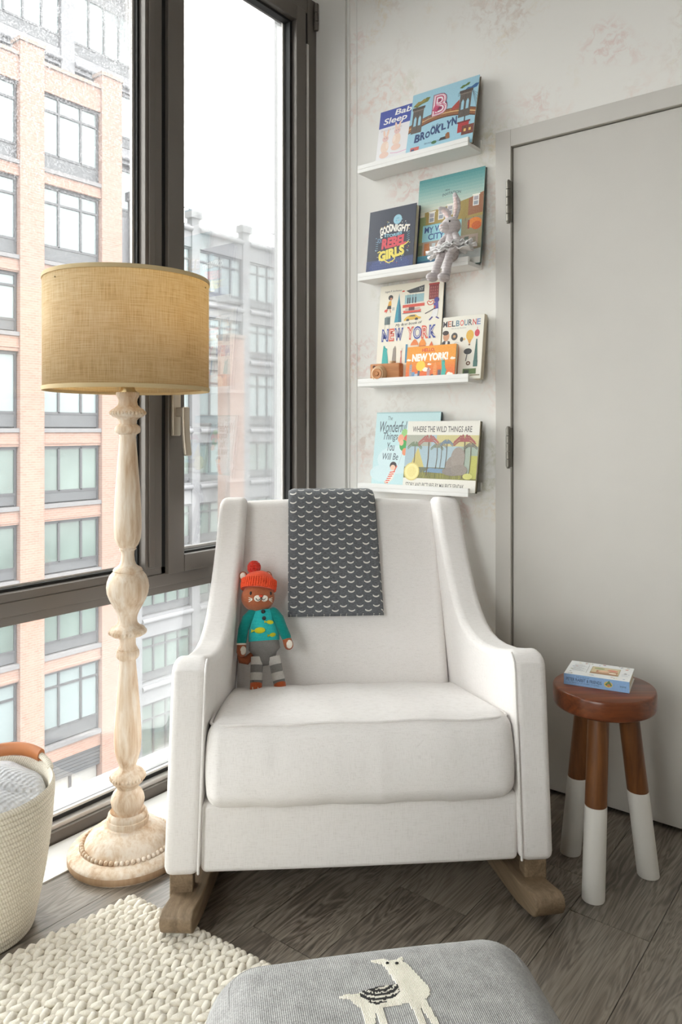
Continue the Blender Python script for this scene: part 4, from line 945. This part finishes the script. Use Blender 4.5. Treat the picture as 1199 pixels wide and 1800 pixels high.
palm(.036, .060, .150, (120, 136, 110), .7); palm(.090, .050, .166, (176, 106, 100)); palm(.124, .074, .146, (130, 140, 120), .6); palm(.140, .074, .152, (150, 146, 128), .5); palm(.160, .074, .160, (110, 130, 150), .6); palm(.226, .044, .168, (166, 92, 92)); palm(.250, .060, .15, (120, 120, 110), .6)
p.oval(.196, .086, .034, .034, (150, 140, 132)); p.oval(.206, .112, .026, .036, (158, 148, 140)); p.oval(.186, .066, .036, .014, (138, 130, 124)); p.oval(.214, .072, .030, .018, (146, 137, 128)); p.oval(.246, .052, .018, .010, (206, 204, 120))   # boulders and brush
p.oval(.032, .062, .031, .031, (222, 206, 130)); p.oval(.032, .062, .027, .027, (240, 228, 160)); p.oval(.032, .062, .018, .018, (234, 220, 146))
p.build('cover_print', b9)

# ------------------------------------------------------------------ plush rabbit on the second ledge
rb = empty('plush_rabbit', (.655, -.1045, SZ[1]+.0285), (0, 0, R(-6)), 'lilac plush rabbit in a white tulle skirt sitting on a ledge', 'toy')
MB().tube([(0, 0, .012), (0, .004, .045), (0, .006, .075)], [.026, .024, .018], 18).build('body', M['plush'], rb)
hdm = MB().ell((0, 0, .103), (.033, .031, .029)).ell((-.008, -.024, .096), (.020, .017, .017)).build('head', M['plush'], rb)
MB().ell((-.010, -.0395, .099), (.006, .003, .0035)).build('nose', M['plushin'], hdm)
for x, y in ((.014, -.0275), (-.026, -.018)): MB().ell((x, y, .111), (.0032, .0025, .0032), n=12, m=8).build('eye', M['ink_black'], hdm)
e1 = MB().tube([(.014, .004, .128), (.019, .006, .155), (.020, .004, .180), (.016, -.001, .199)], [.009, .0135, .0135, .009], 14, flat=.5, up=(1, 0, 0)).build('ear', M['plush'], hdm)
MB().tube([(.014, -.002, .136), (.0185, -.0006, .16), (.018, -.003, .19)], [.004, .008, .005], 12, flat=.35, up=(1, 0, 0)).build('inner_ear', M['plushin'], e1)
e2 = MB().tube([(-.010, .004, .126), (-.017, .005, .145), (-.028, .0, .160), (-.036, -.008, .164)], [.009, .0135, .0125, .008], 14, flat=.5, up=(1, 0, 0)).build('ear', M['plush'], hdm)
MB().tube([(-.012, -.002, .134), (-.020, -.001, .148), (-.030, -.0065, .160)], [.004, .008, .005], 12, flat=.35, up=(1, 0, 0)).build('inner_ear', M['plushin'], e2)
MB().tube([(.018, -.002, .073), (.034, -.012, .050), (.034, -.024, .026), (.024, -.034, .012)], [.010, .012, .0125, .011], 14).build('arm', M['plush'], rb)
MB().tube([(-.018, -.002, .073), (-.032, -.010, .052), (-.034, -.022, .030), (-.028, -.034, .016)], [.009, .011, .0115, .010], 14).build('arm', M['plush'], rb)
MB().tube([(-.014, -.012, .010), (-.020, -.030, .002), (-.026, -.042, -.030), (-.032, -.044, -.056)], [.013, .013, .013, .014], 14).ell((-.036, -.054, -.066), (.017, .024, .015)).build('leg', M['plush'], rb)
MB().tube([(.014, -.012, .010), (.016, -.030, .000), (.014, -.042, -.034), (.012, -.044, -.060)], [.014, .014, .0145, .015], 14).ell((.010, -.053, -.072), (.0175, .024, .0155)).build('leg', M['plush'], rb)
def tutu(seed, r0, r1, zc_, dz):
    rr_ = random.Random(seed); n_ = 72; b = MB(); v = []; rad = [r0+(r1-r0)*i/6 for i in range(7)]
    for i, r_ in enumerate(rad):
        for k in range(n_):
            a = 2*PI*k/n_; f_ = i/6
            rip = math.sin(a*13+seed*2)*.35+math.sin(a*23+seed)*.3
            rx = r_*(1+.10*f_*math.sin(a*5+seed)); ry = rx*.62
            v.append((rx*math.cos(a), ry*math.sin(a)*(.75 if math.sin(a) > 0 else 1.), zc_-dz*f_+.010*f_*rip+.006*f_*math.cos(a)))
    f = [(i*n_+k, i*n_+(k+1) % n_, (i+1)*n_+(k+1) % n_, (i+1)*n_+k) for i in range(6) for k in range(n_)]
    return b.add(v, f)
tu = empty('skirt'); tu.parent = rb
for i, (s_, r1, zc_, dz) in enumerate(((1, .088, .030, .006), (4, .082, .028, .014), (7, .074, .033, -.006), (9, .078, .031, .001))):
    o = tutu(s_, .022, r1, zc_, dz).build('tulle_layer', M['tulle'], tu); md = o.modifiers.new('t', 'SOLIDIFY'); md.thickness = .0012

# ------------------------------------------------------------------ knitted doll in the chair
DL = empty('knitted_doll', room(-.238, 2.205, .358), (R(-17), 0, TH+R(2)), 'knitted brown animal doll in a coral bobble hat and teal jumper', 'toy')
k_ = .000246
def dx(x): return (x-440)*k_
def dz(y): return (1715-y)*k_*1.03
bd_ = MB().tube([(dx(490), 0, dz(1265)), (dx(485), 0, dz(1215)), (dx(480), 0, dz(1140))], [.036, .047, .045], 20, flat=.72, up=(1, 0, 0)).build('trousers', M['greyp'], DL)
sw = MB().tube([(dx(480), 0, dz(1125)), (dx(476), 0, dz(1060)), (dx(468), 0, dz(930)), (dx(460), 0, dz(820)), (dx(455), 0, dz(770))], [.0465, .046, .041, .036, .030], 22, flat=.70, up=(1, 0, 0), round_ends=False).build('jumper', M['teal'], DL)
for (x, y, a, r_) in ((435, 1010, .017, .05), (555, 918, .0115, -.05), (590, 1060, .0115, .15)):
    fx = dx(x); yy = -.70*math.sqrt(max(0, .0455**2-(fx-dx(474))**2))-.0006
    f_ = MB().ell((0, 0, 0), (a, .0022, a*.52), n=14, m=8).prism([(-a*.85, 0), (-a*1.6, a*.32), (-a*1.5, 0), (-a*1.6, -a*.3)], -.0016, .0016)
    o = f_.build('fish_motif', M['yellow'], sw); o.location = (fx, yy, dz(y)); o.rotation_euler = (0, -r_, R(60)*(fx-dx(474))/.0455)
for y, x in ((795, 468), (872, 482)): MB().lathe([(0, 0), (.006, 0), (.006, .0022), (.0045, .003), (0, .0025)], 16, T(dx(x), -.0255 if y < 820 else -.0275, dz(y)) @ RX(R(90))).build('button', M['dark'], sw)
hd_ = MB().ell((dx(395), -.004, dz(625)), (.0505, .040, .043), n=28, m=18).build('head', M['brown'], DL)
def face(x, y):                                                  # point on the head's front
    X, Z = dx(x), dz(y); a = 1-((X-dx(395))/.0505)**2-((Z-dz(625))/.043)**2
    return Vector((X, -.004-.040*math.sqrt(max(.02, a)), Z))
for x in (318, 556): MB().ell(face(x, 588), (.0036, .002, .0058), n=12, m=8).build('eye', M['ink_black'], hd_)
for x in (402, 486): MB().ell(face(x, 648), (.0105, .0028, .0095), n=16, m=8).build('muzzle_patch', M['cream'], hd_)
MB().ell(face(444, 622)+Vector((0, -.0018, 0)), (.0062, .0025, .0042), n=12, m=8).build('nose', M['nose'], hd_)
mp = [face(x, y)+Vector((0, -.0032, 0)) for x, y in ((385, 650), (398, 668), (415, 672), (432, 660), (444, 640), (456, 658), (472, 668), (488, 662), (500, 645))]
MB().tube(mp, .0011, 6).build('mouth_stitch', M['ink_black'], hd_)
for s_ in (-1, 1):
    x0 = 318 if s_ < 0 else 556; b = MB()
    xi, xo = (336, 298) if s_ < 0 else (542, 574)
    for dy in (-20, 4, 26): b.tube([face(xi, 658+dy*.3)+Vector((0, -.0012, 0)), face(xo, 658+dy)+Vector((0, -.0012, 0))], .0013, 6)
    b.build('cheek_stitch', M['cream'], hd_)
ht = MB(); hp = []
for i in range(13):
    a = R(-4+94*i/12); hp.append((.0530*math.cos(a)**.8 if i < 12 else .001, .054*math.sin(a)))
ht.lathe([(.050, -.003)]+hp[:-1]+[(.001, .0505)], 40, T(dx(398), -.001, dz(520)) @ RX(R(-10)) @ RY(R(4)) @ Matrix.Diagonal((1, .86, 1, 1)))
hto = ht.build('hat', M['red'], DL)
rib = MB()
for k in range(44):
    a = 2*PI*k/44; rib.tube([(.0518*math.cos(a), .0518*math.sin(a), -.002), (.0528*math.cos(a), .0528*math.sin(a), .012), (.0518*math.cos(a), .0518*math.sin(a), .024)], .0030, 6, T(dx(398), -.001, dz(520)) @ RX(R(-10)) @ RY(R(4)) @ Matrix.Diagonal((1, .86, 1, 1)))
rib.build('hat_ribbing', M['red'], hto)
pm = MB(); rs = random.Random(9)
for k in range(150):
    v = Vector((rs.gauss(0, 1), rs.gauss(0, 1), rs.gauss(0, 1))).normalized()*.0168
    pm.ell(tuple(v+Vector((dx(338), 0, dz(268)))), .0046, n=6, m=4)
pm.ell((dx(338), 0, dz(268)), .018, n=14, m=8).build('pom_pom', M['pom'], hto)
for x, s_ in ((205, -1), (510, 1)):
    e = MB().ell((dx(x), .004, dz(372)), (.0135, .007, .015), n=14, m=10).build('ear', M['brown'], DL)
    MB().ell((dx(x), -.0015, dz(370)), (.0095, .004, .0105), n=14, m=10).build('inner_ear', M['cream'], e)
for pts, cuff, hand, pad in (
    ([(345, 800), (275, 880), (228, 1000), (212, 1140)], (212, 1160), (215, 1230), (238, 1225)),
    ([(590, 800), (650, 880), (700, 985), (752, 1090)], (756, 1098), (780, 1155), (790, 1160))):
    a = MB().tube([(dx(x), -.004-.008*i/3, dz(y)) for i, (x, y) in enumerate(pts)], [.0155, .0175, .0155, .0145], 16).build('arm', M['teald'], DL)
    if hand[0] < 400: MB().tube([(dx(cuff[0]), -.012, dz(cuff[1]-8)), (dx(cuff[0]), -.012, dz(cuff[1]+10))], .0152, 16, round_ends=False).build('cuff', M['cream'], a)
    MB().tube([(dx(cuff[0]), -.012, dz(cuff[1]+10)), (dx(hand[0]), -.013, dz(hand[1]+20))], [.0135, .0145], 14).build('paw', M['brown'], a)
    MB().ell((dx(pad[0]), -.0245, dz(pad[1]+8)), (.0095, .004, .0125), n=14, m=8).build('paw_pad', M['cream'], a)
MB().tube([(dx(330), .012, dz(1290)), (dx(270), .012, dz(1345)), (dx(215), .010, dz(1335)), (dx(195), .008, dz(1280))], [.010, .013, .013, .010], 12).build('tail', M['brown'], DL)
for P in (((400, 1310), (397, 1410), (395, 1490), (396, 1590), (398, 1610)), ((600, 1290), (630, 1400), (655, 1490), (675, 1580), (680, 1600))):
    lg = None
    segs = [('greyl', 1310, 1395), ('greyp', 1395, 1480), ('greyl', 1480, 1565), ('greyp', 1565, 1615)]
    e = empty('leg'); e.parent = DL
    for m_, ya, yb in segs:
        def px(y):
            t_ = (y-1300)/320; return P[0][0]+(P[-1][0]-P[0][0])*t_
        MB().tube([(dx(px(ya)), -.006, dz(ya-4)), (dx(px(yb)), -.008, dz(yb))], [.0180, .0178], 16, round_ends=False).build('leg_stripe', M[m_], e)
    MB().tube([(dx(px(1610)), -.008, dz(1605)), (dx(px(1660)), -.016, dz(1680))], [.0178, .0175], 16).build('foot', M['rust'], e)
    tb = MB()
    for o_ in (-32, 30): tb.tube([(dx(px(1655)+o_), -.0335, dz(1640)), (dx(px(1675)+o_+5), -.0335, dz(1690))], .0012, 6)
    tb.build('toe_stitch', M['cream'], e)
MB().box(dx(705), dx(712), -.004, -.002, dz(1510), dz(1335), RY(R(-4))).build('care_tag', M['cream'], DL, smooth=False)

# ================================================================== BASKET
bc = room(-.825, 1.70)
BK = empty('storage_basket', bc, (0, 0, 0), 'cream coiled rope basket with tan leather handles by the window', 'basket')
nc = 27; pf = [(0, .002), (.116, .002)]
for i in range(nc):
    z = .004+i*.0118
    r_ = .120+.043*(1-(1-i/(nc-1))**1.7)
    for j in range(5):
        a = PI*j/5-PI/2; pf.append((r_+.0016+.0040*math.cos(a), z+.0059+.0059*math.sin(a)))
inn = [(r-.010, z) for r, z in pf[2:][::5]][::-1]
pf += [(pf[-1][0]-.004, pf[-1][1]+.004)]+inn+[(0, .012)]
MB().lathe(pf, 72, caps=False).build('basket_body', M['rope'], BK)
za = math.atan2(*reversed(Vector(room(-.79, 1.86)[:2])-Vector(bc[:2])))
for hh, aa in enumerate((za, za+PI)):
    pts = []
    for i in range(15):
        a = aa+R(-38+76*i/14); h_ = .0195*math.sin(PI*i/14)**.7; pts.append((.1665*math.cos(a), .1665*math.sin(a), .3225+h_))
    ho = MB().tube(pts, .0075, 10).build('rope_handle', M['rope'], BK)
    MB().tube(pts[3:12], .0165, 14, round_ends=False, flat=.62, up=(0, 0, 1)).build('leather_grip', M['leather'], ho)
bl = empty('knit_blanket', (bc[0], bc[1], .226), (0, 0, .4), 'folded light grey waffle knit blanket stuffed in the rope basket', 'blanket')
b = MB().lathe([(0, -.05), (.118, -.05), (.148, .04), (.149, .066), (.143, .084), (.128, .098), (.10, .108), (.06, .114), (.02, .116), (0, .116)], 48)
b.v = [(x, y, z+(.006*math.sin(x*38+y*16)+.005*math.sin(y*45-x*20)) if z > .09 else z) for x, y, z in b.v]
b.build('blanket_fold', M['blanket'], bl)
MB().tube([(-.115, .03, .088), (-.06, -.01, .108), (.02, -.02, .114), (.08, .01, .104), (.12, .04, .084)], [.008, .012, .013, .012, .008], 14, flat=1.6).build('blanket_edge', M['blanket'], bl)

# ================================================================== RUG
RG = empty('knit_rug', room(-.505, 1.80), (0, 0, 0), 'chunky ivory wool rug knitted in thick loops', 'rug')
P0 = Vector((0, 0, 0))
def dirv(l, d_): a = Vector((l*cT-d_*sT, l*sT+d_*cT, 0)); return a.normalized()
E1, E2 = dirv(-.70, -.714), dirv(.83, -.557)
MB().add([tuple(P0+E1*a+E2*b_+Vector((0, 0, z))) for z in (.001, .009) for a, b_ in ((.02, .02), (1.25, .02), (1.25, 1.05), (.02, 1.05))], [(0, 3, 2, 1), (4, 5, 6, 7), (0, 1, 5, 4), (1, 2, 6, 5), (2, 3, 7, 6), (3, 0, 4, 7)]).build('rug_backing', M['wool'], RG, smooth=False)
# one loop: a fat teardrop leaning along the row
PW, PL = .0345, .0235
rr_ = random.Random(4)
def lobe(c, ang, ln_, r_, zt):
    d_ = Vector((math.cos(ang), math.sin(ang), 0)); a = c-d_*ln_/2; e = c+d_*ln_/2
    return [a+Vector((0, 0, .004)), a.lerp(e, .3)+Vector((0, 0, zt*.85)), a.lerp(e, .65)+Vector((0, 0, zt)), e+Vector((0, 0, .006))], [r_*.5, r_*.92, r_, r_*.62]
a1 = math.atan2(E1.y, E1.x)
for row in range(30):
    b = MB()
    for j in range(53):
        c = P0+E2*(PW*(row+.5)+rr_.uniform(-.002, .002))+E1*(PL*(j+.5)+rr_.uniform(-.002, .002))
        for sd in (-1, 1):
            ang = a1+PI-sd*R(25+rr_.uniform(-6, 6)); q = c+E2*sd*PW*.25
            pts, rd = lobe(q, ang, .0385+rr_.uniform(-.003, .003), .0086*rr_.uniform(.9, 1.08), .0150*rr_.uniform(.86, 1.14))
            b.tube(pts, rd, 8)
    if row % 1 == 0:
        for sd in (-.3, .3): b.ell(tuple(P0+E2*(PW*(row+.5+sd))-E1*.004+Vector((0, 0, .010))), (.0095, .0095, .010), n=10, m=6)
    b.build('knit_row', M['wool'], RG)

# ================================================================== POUF
PF = empty('knit_pouf', room(.086, .895, .02), (0, 0, TH+R(10)), 'square grey knitted pouf with an ivory llama motif', 'pouf')
PH, PX, PY = .168, .242, .268
def ztop(u, v): return .026*max(0, 1-abs(u)**2.4)*max(0, 1-abs(v)**2.4)
def fp(P, u):
    x, y, z = P
    if u[2] > 0: z += ztop(u[0], u[1])*u[2]
    bl_ = max(0, 1-u[2]**2)
    return (x*(1+.03*bl_), y*(1+.03*bl_), z)
MB().rbox((PX, PY, PH), .075, (18, 18, 5), 8, fn=fp, Mx=T(0, 0, PH)).build('pouf_cover', M['pouf'], PF)
sm = []
for cx, cy, a0 in ((PX-.075, -PY+.075, -90), (PX-.075, PY-.075, 0), (-PX+.075, PY-.075, 90), (-PX+.075, -PY+.075, 180)):
    for i in range(8): a = R(a0+90*i/7); sm.append((cx+.045*math.cos(a), cy+.045*math.sin(a)))
MB().tube([(x, y, 2*PH-.0155+ztop(x/PX, y/PY)) for x, y in sm], .002, 8, closed=True).build('pouf_seam', M['pouf'], PF)
# llama drawn as rows of knit stitches
body = [(-0.072, 0.117), (-0.06, 0.121), (-0.046, 0.119), (-0.016, 0.125), (0.013, 0.123), (0.009, 0.14), (0.007, 0.156), (0.003, 0.174), (-0.011, 0.183), (-0.01, 0.187), (0.007, 0.187), (0.014, 0.181), (0.025, 0.181), (0.036, 0.188), (0.033, 0.175), (0.039, 0.166), (0.045, 0.142), (0.054, 0.112), (0.05, 0.099), (0.042, 0.092), (0.048, 0.044), (0.05, 0.014), (0.042, 0.014), (0.039, 0.045), (0.03, 0.086), (0.031, 0.046), (0.033, 0.016), (0.023, 0.018), (0.022, 0.05), (0.019, 0.09), (0.009, 0.088), (-0.018, 0.087), (-0.018, 0.055), (-0.019, 0.025), (-0.028, 0.026), (-0.027, 0.057), (-0.027, 0.083), (-0.033, 0.058), (-0.037, 0.029), (-0.045, 0.029), (-0.044, 0.059), (-0.044, 0.09), (-0.052, 0.102), (-0.055, 0.11)]
saddle = [(-0.042, 0.121), (-0.015, 0.127), (0.014, 0.126), (0.013, 0.112), (-0.0, 0.098), (-0.024, 0.093), (-0.039, 0.105)]
def inside(x, y, poly):
    r_ = False
    for i in range(len(poly)):
        (x0, y0), (x1, y1) = poly[i-1], poly[i]
        if (y0 > y) != (y1 > y) and x < (x1-x0)*(y-y0)/(y1-y0)+x0: r_ = not r_
    return r_
st, sdw, sdl = MB(), MB(), MB(); g = .0020
def stitch(b, X, Y, s_=1.):
    z = 2*PH+ztop(X/PX, Y/PY)
    b.add([(X-g*.55*s_, Y-g*.2, z+.0004), (X, Y-g*.62*s_, z+.0004), (X+g*.55*s_, Y-g*.2, z+.0004), (X+g*.5*s_, Y+g*.5*s_, z+.0004), (X-g*.5*s_, Y+g*.5*s_, z+.0004), (X, Y, z+.0018)], [(0, 1, 5), (1, 2, 5), (2, 3, 5), (3, 4, 5), (4, 0, 5)])
rr_ = random.Random(2)
for iy in range(0, 105):
    for ix in range(-50, 45):
        X, Y = ix*g, iy*g; xx, yy = X, Y
        if inside(xx, yy, saddle):
            u = math.hypot(xx+.012, (yy-.132)*1.25)
            stitch(sdl if (math.sin(u*640) > .1 and rr_.random() > .22) else sdw, X, Y)
        elif inside(xx, yy, body): stitch(st, X, Y, 1.08)
lm = st.build('llama_motif', M['llama'], PF, smooth=False); lm['kind'] = 'stuff'
sdw.build('saddle_ground', M['dark'], lm, smooth=False); sdl.build('saddle_stitches', M['llama'], lm, smooth=False)
for x, y in ((.010, .174), (.023, .171)):
    X, Y = x, y; MB().ell((X, Y, 2*PH+ztop(X/PX, Y/PY)+.0018), (.0026, .0022, .0014), n=10, m=6).build('eye', M['ink_black'], lm)

# ================================================================== ACROSS THE STREET
GZ = -17.2
tag(MB().box(-90, 60, -90, 90, GZ-.3, GZ).build('ground', M['asphalt'], smooth=False), 'grey street far below the window', kind='structure')
tag(MB().box(-25.98, -21.5, -40, 60, GZ, GZ+.15).build('sidewalk', M['pave'], smooth=False), 'pale sidewalk along the brick building', kind='structure')
BX = -26.0
tops = [14.75, 11.03, 7.28, 4.20, .48, -2.56, -5.66, -8.69]; bots = [11.69, 7.98, 4.98, 1.22, -1.84, -4.72, -7.98, -11.64]
def window_unit(par, X, y0, y1, z1, z0, tall, cols=(.28, .40, .32), panel=.20, pm='pane', fm_=.075, depth=.10, rs_=random):
    """mullioned window facing +x; window > frame, sill panel, panes"""
    h = z1-z0; wz = z0+h*panel
    o = empty('window', (X, y0, z0)); o.parent = par
    W_, H_ = y1-y0, h
    b = MB(); b.box(-depth, 0, 0, fm_, 0, H_).box(-depth, 0, W_-fm_, W_, 0, H_).box(-depth, 0, fm_, W_-fm_, H_-fm_*1.6, H_).box(-depth, 0, fm_, W_-fm_, h*panel-.05, h*panel+.05)
    ysp = [fm_]; s_ = 0
    for c in cols[:-1]:
        s_ += c; yy_ = s_*W_; b.box(-depth, 0, yy_-.045, yy_+.045, h*panel, H_-fm_); ysp.append(yy_)
    ysp.append(W_-fm_)
    zs = [h*panel+.05, H_-fm_*1.6]
    if tall: zt = h*panel+(H_-h*panel)*.72; b.box(-depth, -.005, fm_, W_-fm_, zt-.045, zt+.045); zs = [zs[0], zt, zs[1]]
    b.build('mullions', M['darkf'], o, smooth=False)
    MB().box(-depth*.6, -.02, fm_, W_-fm_, 0.04, h*panel-.05).build('apron_panel', M['panelf'], o, smooth=False)
    for i in range(len(ysp)-1):
        for j in range(len(zs)-1):
            MB().box(-depth*.75, -depth*.6, ysp[i], ysp[i+1], zs[j], zs[j+1]).build('pane', M[pm], o, smooth=False)
    return o
BB = empty('brick_building', (BX, 14, GZ), label='salmon brick apartment building with dark mullioned windows across the street', cat='building')
BB.location = (0, 0, 0)
MB().box(BX-2.6, BX-.55, 6, 17.5, GZ, 15.6).build('core_wall', plain('dim_backing', (67, 68, 72), .9), BB, smooth=False)
for y0, y1 in ((8.3, 9.32), (13.24, 14.26), (16.93, 17.94)):
    MB().box(BX-.6, BX, y0, y1, GZ, 16.35).build('pier', M['brick'], BB, smooth=False)
    MB().box(BX-.65, BX+.05, y0-.05, y1+.05, 16.35, 16.5).build('pier_cap', plain('pale_coping', (102, 88, 80), .8), BB, smooth=False)
bays = ((9.32, 13.24), (14.26, 16.93))
for (y0, y1) in bays:
    for k in range(8):
        z_top = 15.75 if k == 0 else bots[k-1]-.18
        MB().box(BX-.5, BX-.10, y0, y1, tops[k], z_top).build('brick_band', M['brick'], BB, smooth=False)
        MB().box(BX-.5, BX-.04, y0, y1, bots[k]-.18, bots[k]-.02).build('window_sill', plain('grey_stone_sill', (85, 83, 84), .8), BB, smooth=False)
        if k: MB().box(BX-.3, BX-.07, y0, y1, z_top-.46, z_top-.38).build('brick_course', M['brick'], BB, smooth=False)
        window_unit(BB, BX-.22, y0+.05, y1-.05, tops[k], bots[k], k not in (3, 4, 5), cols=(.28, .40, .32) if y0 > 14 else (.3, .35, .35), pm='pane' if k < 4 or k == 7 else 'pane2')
    MB().box(BX-.5, BX-.10, y0, y1, -12.35, bots[7]-.18).build('brick_band', M['brick'], BB, smooth=False)
    MB().box(BX-.55, BX-.04, y0, y1, 15.75, 15.9).build('parapet_coping', plain('pale_coping', (102, 88, 80), .8), BB, smooth=False)
    for k in range(6): MB().box(BX-.45, BX-.16-.012*(k % 2), y0, y1, -12.48-k*.14, -12.36-k*.14).build('shutter_slat', M['panelf'], BB, smooth=False)
    for k in range(2): MB().box(BX-.5, BX-.35, y0+.08+k*(y1-y0)/2, y0+(k+1)*(y1-y0)/2-.06, GZ+.3, -13.25).build('shop_pane', M['shopw'], BB, smooth=False)
    MB().box(BX-.5, BX-.2, y0, y1, GZ, GZ+.3).build('shop_base', M['greyf'], BB, smooth=False)
    MB().box(BX-.5, BX-.3, (y0+y1)/2-.06, (y0+y1)/2+.06, GZ+.3, -13.2).build('shop_mullion', M['darkf'], BB, smooth=False)
# curtain glimpsed behind a sixth-row window
MB().box(BX-.297, BX-.291, 14.9, 16.4, -4.05, -3.05).build('red_curtain', M['redint'], BB, smooth=False)
# grey steel-and-glass block, lower roof, recessed behind the brick line
GX = -27.5
GB = empty('grey_building', (0, 0, 0), label='pale grey steel building with wide window bays and roof railing', cat='building')
MB().box(GX-1.3, GX-.35, 17.6, 40, GZ, 11.1).build('core_wall', M['greyf'], GB, smooth=False)
gt = [10.39, 7.0, 4.25, .46, -2.62, -5.7, -8.8, -12.0]; gb = [7.9, 5.1, 1.38, -1.46, -4.6, -7.7, -10.9, -15.4]
gp = [19.9+3.6*k for k in range(0, 6)]
for k, y in enumerate(gp):
    MB().box(GX-.4, GX, y-.26, y+.26, GZ, 12.05).build('pier', M['greyf'], GB, smooth=False)
    MB().box(GX-.45, GX+.1, y-.38, y+.38, 11.9, 12.3).build('pier_cap', M['greyf'], GB, smooth=False)
for k in range(len(gp)-1):
    y0, y1 = gp[k]+.26, gp[k+1]-.26
    for j in range(8):
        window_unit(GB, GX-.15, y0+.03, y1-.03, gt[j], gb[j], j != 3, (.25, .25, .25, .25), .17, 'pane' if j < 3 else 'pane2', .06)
        zt = 11.55 if j == 0 else gb[j-1]-.08
        MB().box(GX-.38, GX-.06, y0, y1, gt[j]+.02, zt).build('spandrel', M['greyf'], GB, smooth=False)
        MB().tube([(GX, y0, zt-.22), (GX, y1, zt-.22)], .13, 10, round_ends=False).build('cornice_roll', M['greyf'], GB)
    rl = MB().box(GX-.05, GX, y0, y1, 12.28, 12.32)
    for q in range(5): yy_ = y0+(y1-y0)*q/4; rl.box(GX-.045, GX-.005, yy_-.02, yy_+.02, 11.5, 12.28)
    rl.build('roof_railing', M['darkf'], GB, smooth=False)
MB().box(BX-.9, BX, 24.43, 25.44, GZ, 5.85).build('brick_pier', M['brick'], GB, smooth=False)
MB().box(BX-.95, BX+.06, 24.37, 25.5, 5.85, 6.02).build('pier_cap', plain('pale_coping', (102, 88, 80), .8), GB, smooth=False)
# taller grey storeys set back above the brick
TX = -29.0
TW = empty('grey_tower', (0, 0, 0), label='taller grey steel storeys set back above the brick front', cat='building')
MB().box(TX-4, TX-.35, 4, 21.6, GZ, 27).build('core_wall', M['greyf'], TW, smooth=False)
tp = [5.6, 9.25, 13.0, 17.2, 21.2]
for y in tp: MB().box(TX-.4, TX, y-.34, y+.34, 8, 27).build('pier', M['greyf'], TW, smooth=False)
for k in range(len(tp)-1):
    y0, y1 = tp[k]+.34, tp[k+1]-.34
    for z1_, z0_ in ((25.6, 22.9), (21.35, 18.4), (17.55, 14.9), (13.9, 11.4)):
        window_unit(TW, TX-.12, y0, y1, z1_, z0_, False, (.25, .25, .25, .25), .2, 'pane', .07)
        MB().box(TX-.38, TX-.05, y0, y1, z0_-.78, z0_-.02).build('spandrel', M['greyf'], TW, smooth=False)
        MB().tube([(TX, y0, z0_-.5), (TX, y1, z0_-.5)], .12, 10, round_ends=False).build('cornice_roll', M['greyf'], TW)
# street tree and a parked car down by the kerb
stt = empty('street_tree', (-24.2, 20.6, GZ), label='small leafy street tree beside the kerb below', cat='tree')
MB().tube([(0, 0, 0), (.05, 0, 1.4), (0, .05, 2.8)], [.11, .09, .05], 8).build('trunk', M['bark'], stt)
lf = MB(); rs = random.Random(8)
for k in range(140):
    v = Vector((rs.gauss(0, .55), rs.gauss(0, .55), 3.1+rs.gauss(0, .5))); lf.ell(tuple(v), (rs.uniform(.12, .22), rs.uniform(.12, .22), .09), n=6, m=4)
lo = lf.build('foliage', M['leaf'], stt); lo['kind'] = 'stuff'
cr = empty('parked_car', (-23.4, 18.4, GZ), (0, 0, R(90)), 'pale blue car parked by the kerb below', 'car')
MB().rbox((2.1, .88, .36), .2, (6, 2, 2), 3, Mx=T(0, 0, .62)).build('car_body', M['car'], cr)
MB().rbox((1.1, .76, .30), .22, (4, 2, 2), 3, Mx=T(-.15, 0, 1.18)).build('car_cabin', M['pane2'], cr)
for x in (-1.3, 1.3):
    for y in (-.85, .85): MB().lathe([(0, -.1), (.30, -.1), (.33, -.07), (.33, .07), (.30, .1), (0, .1)], 20, T(x, y, .33) @ RX(R(90))).build('wheel', M['gasket'], cr)
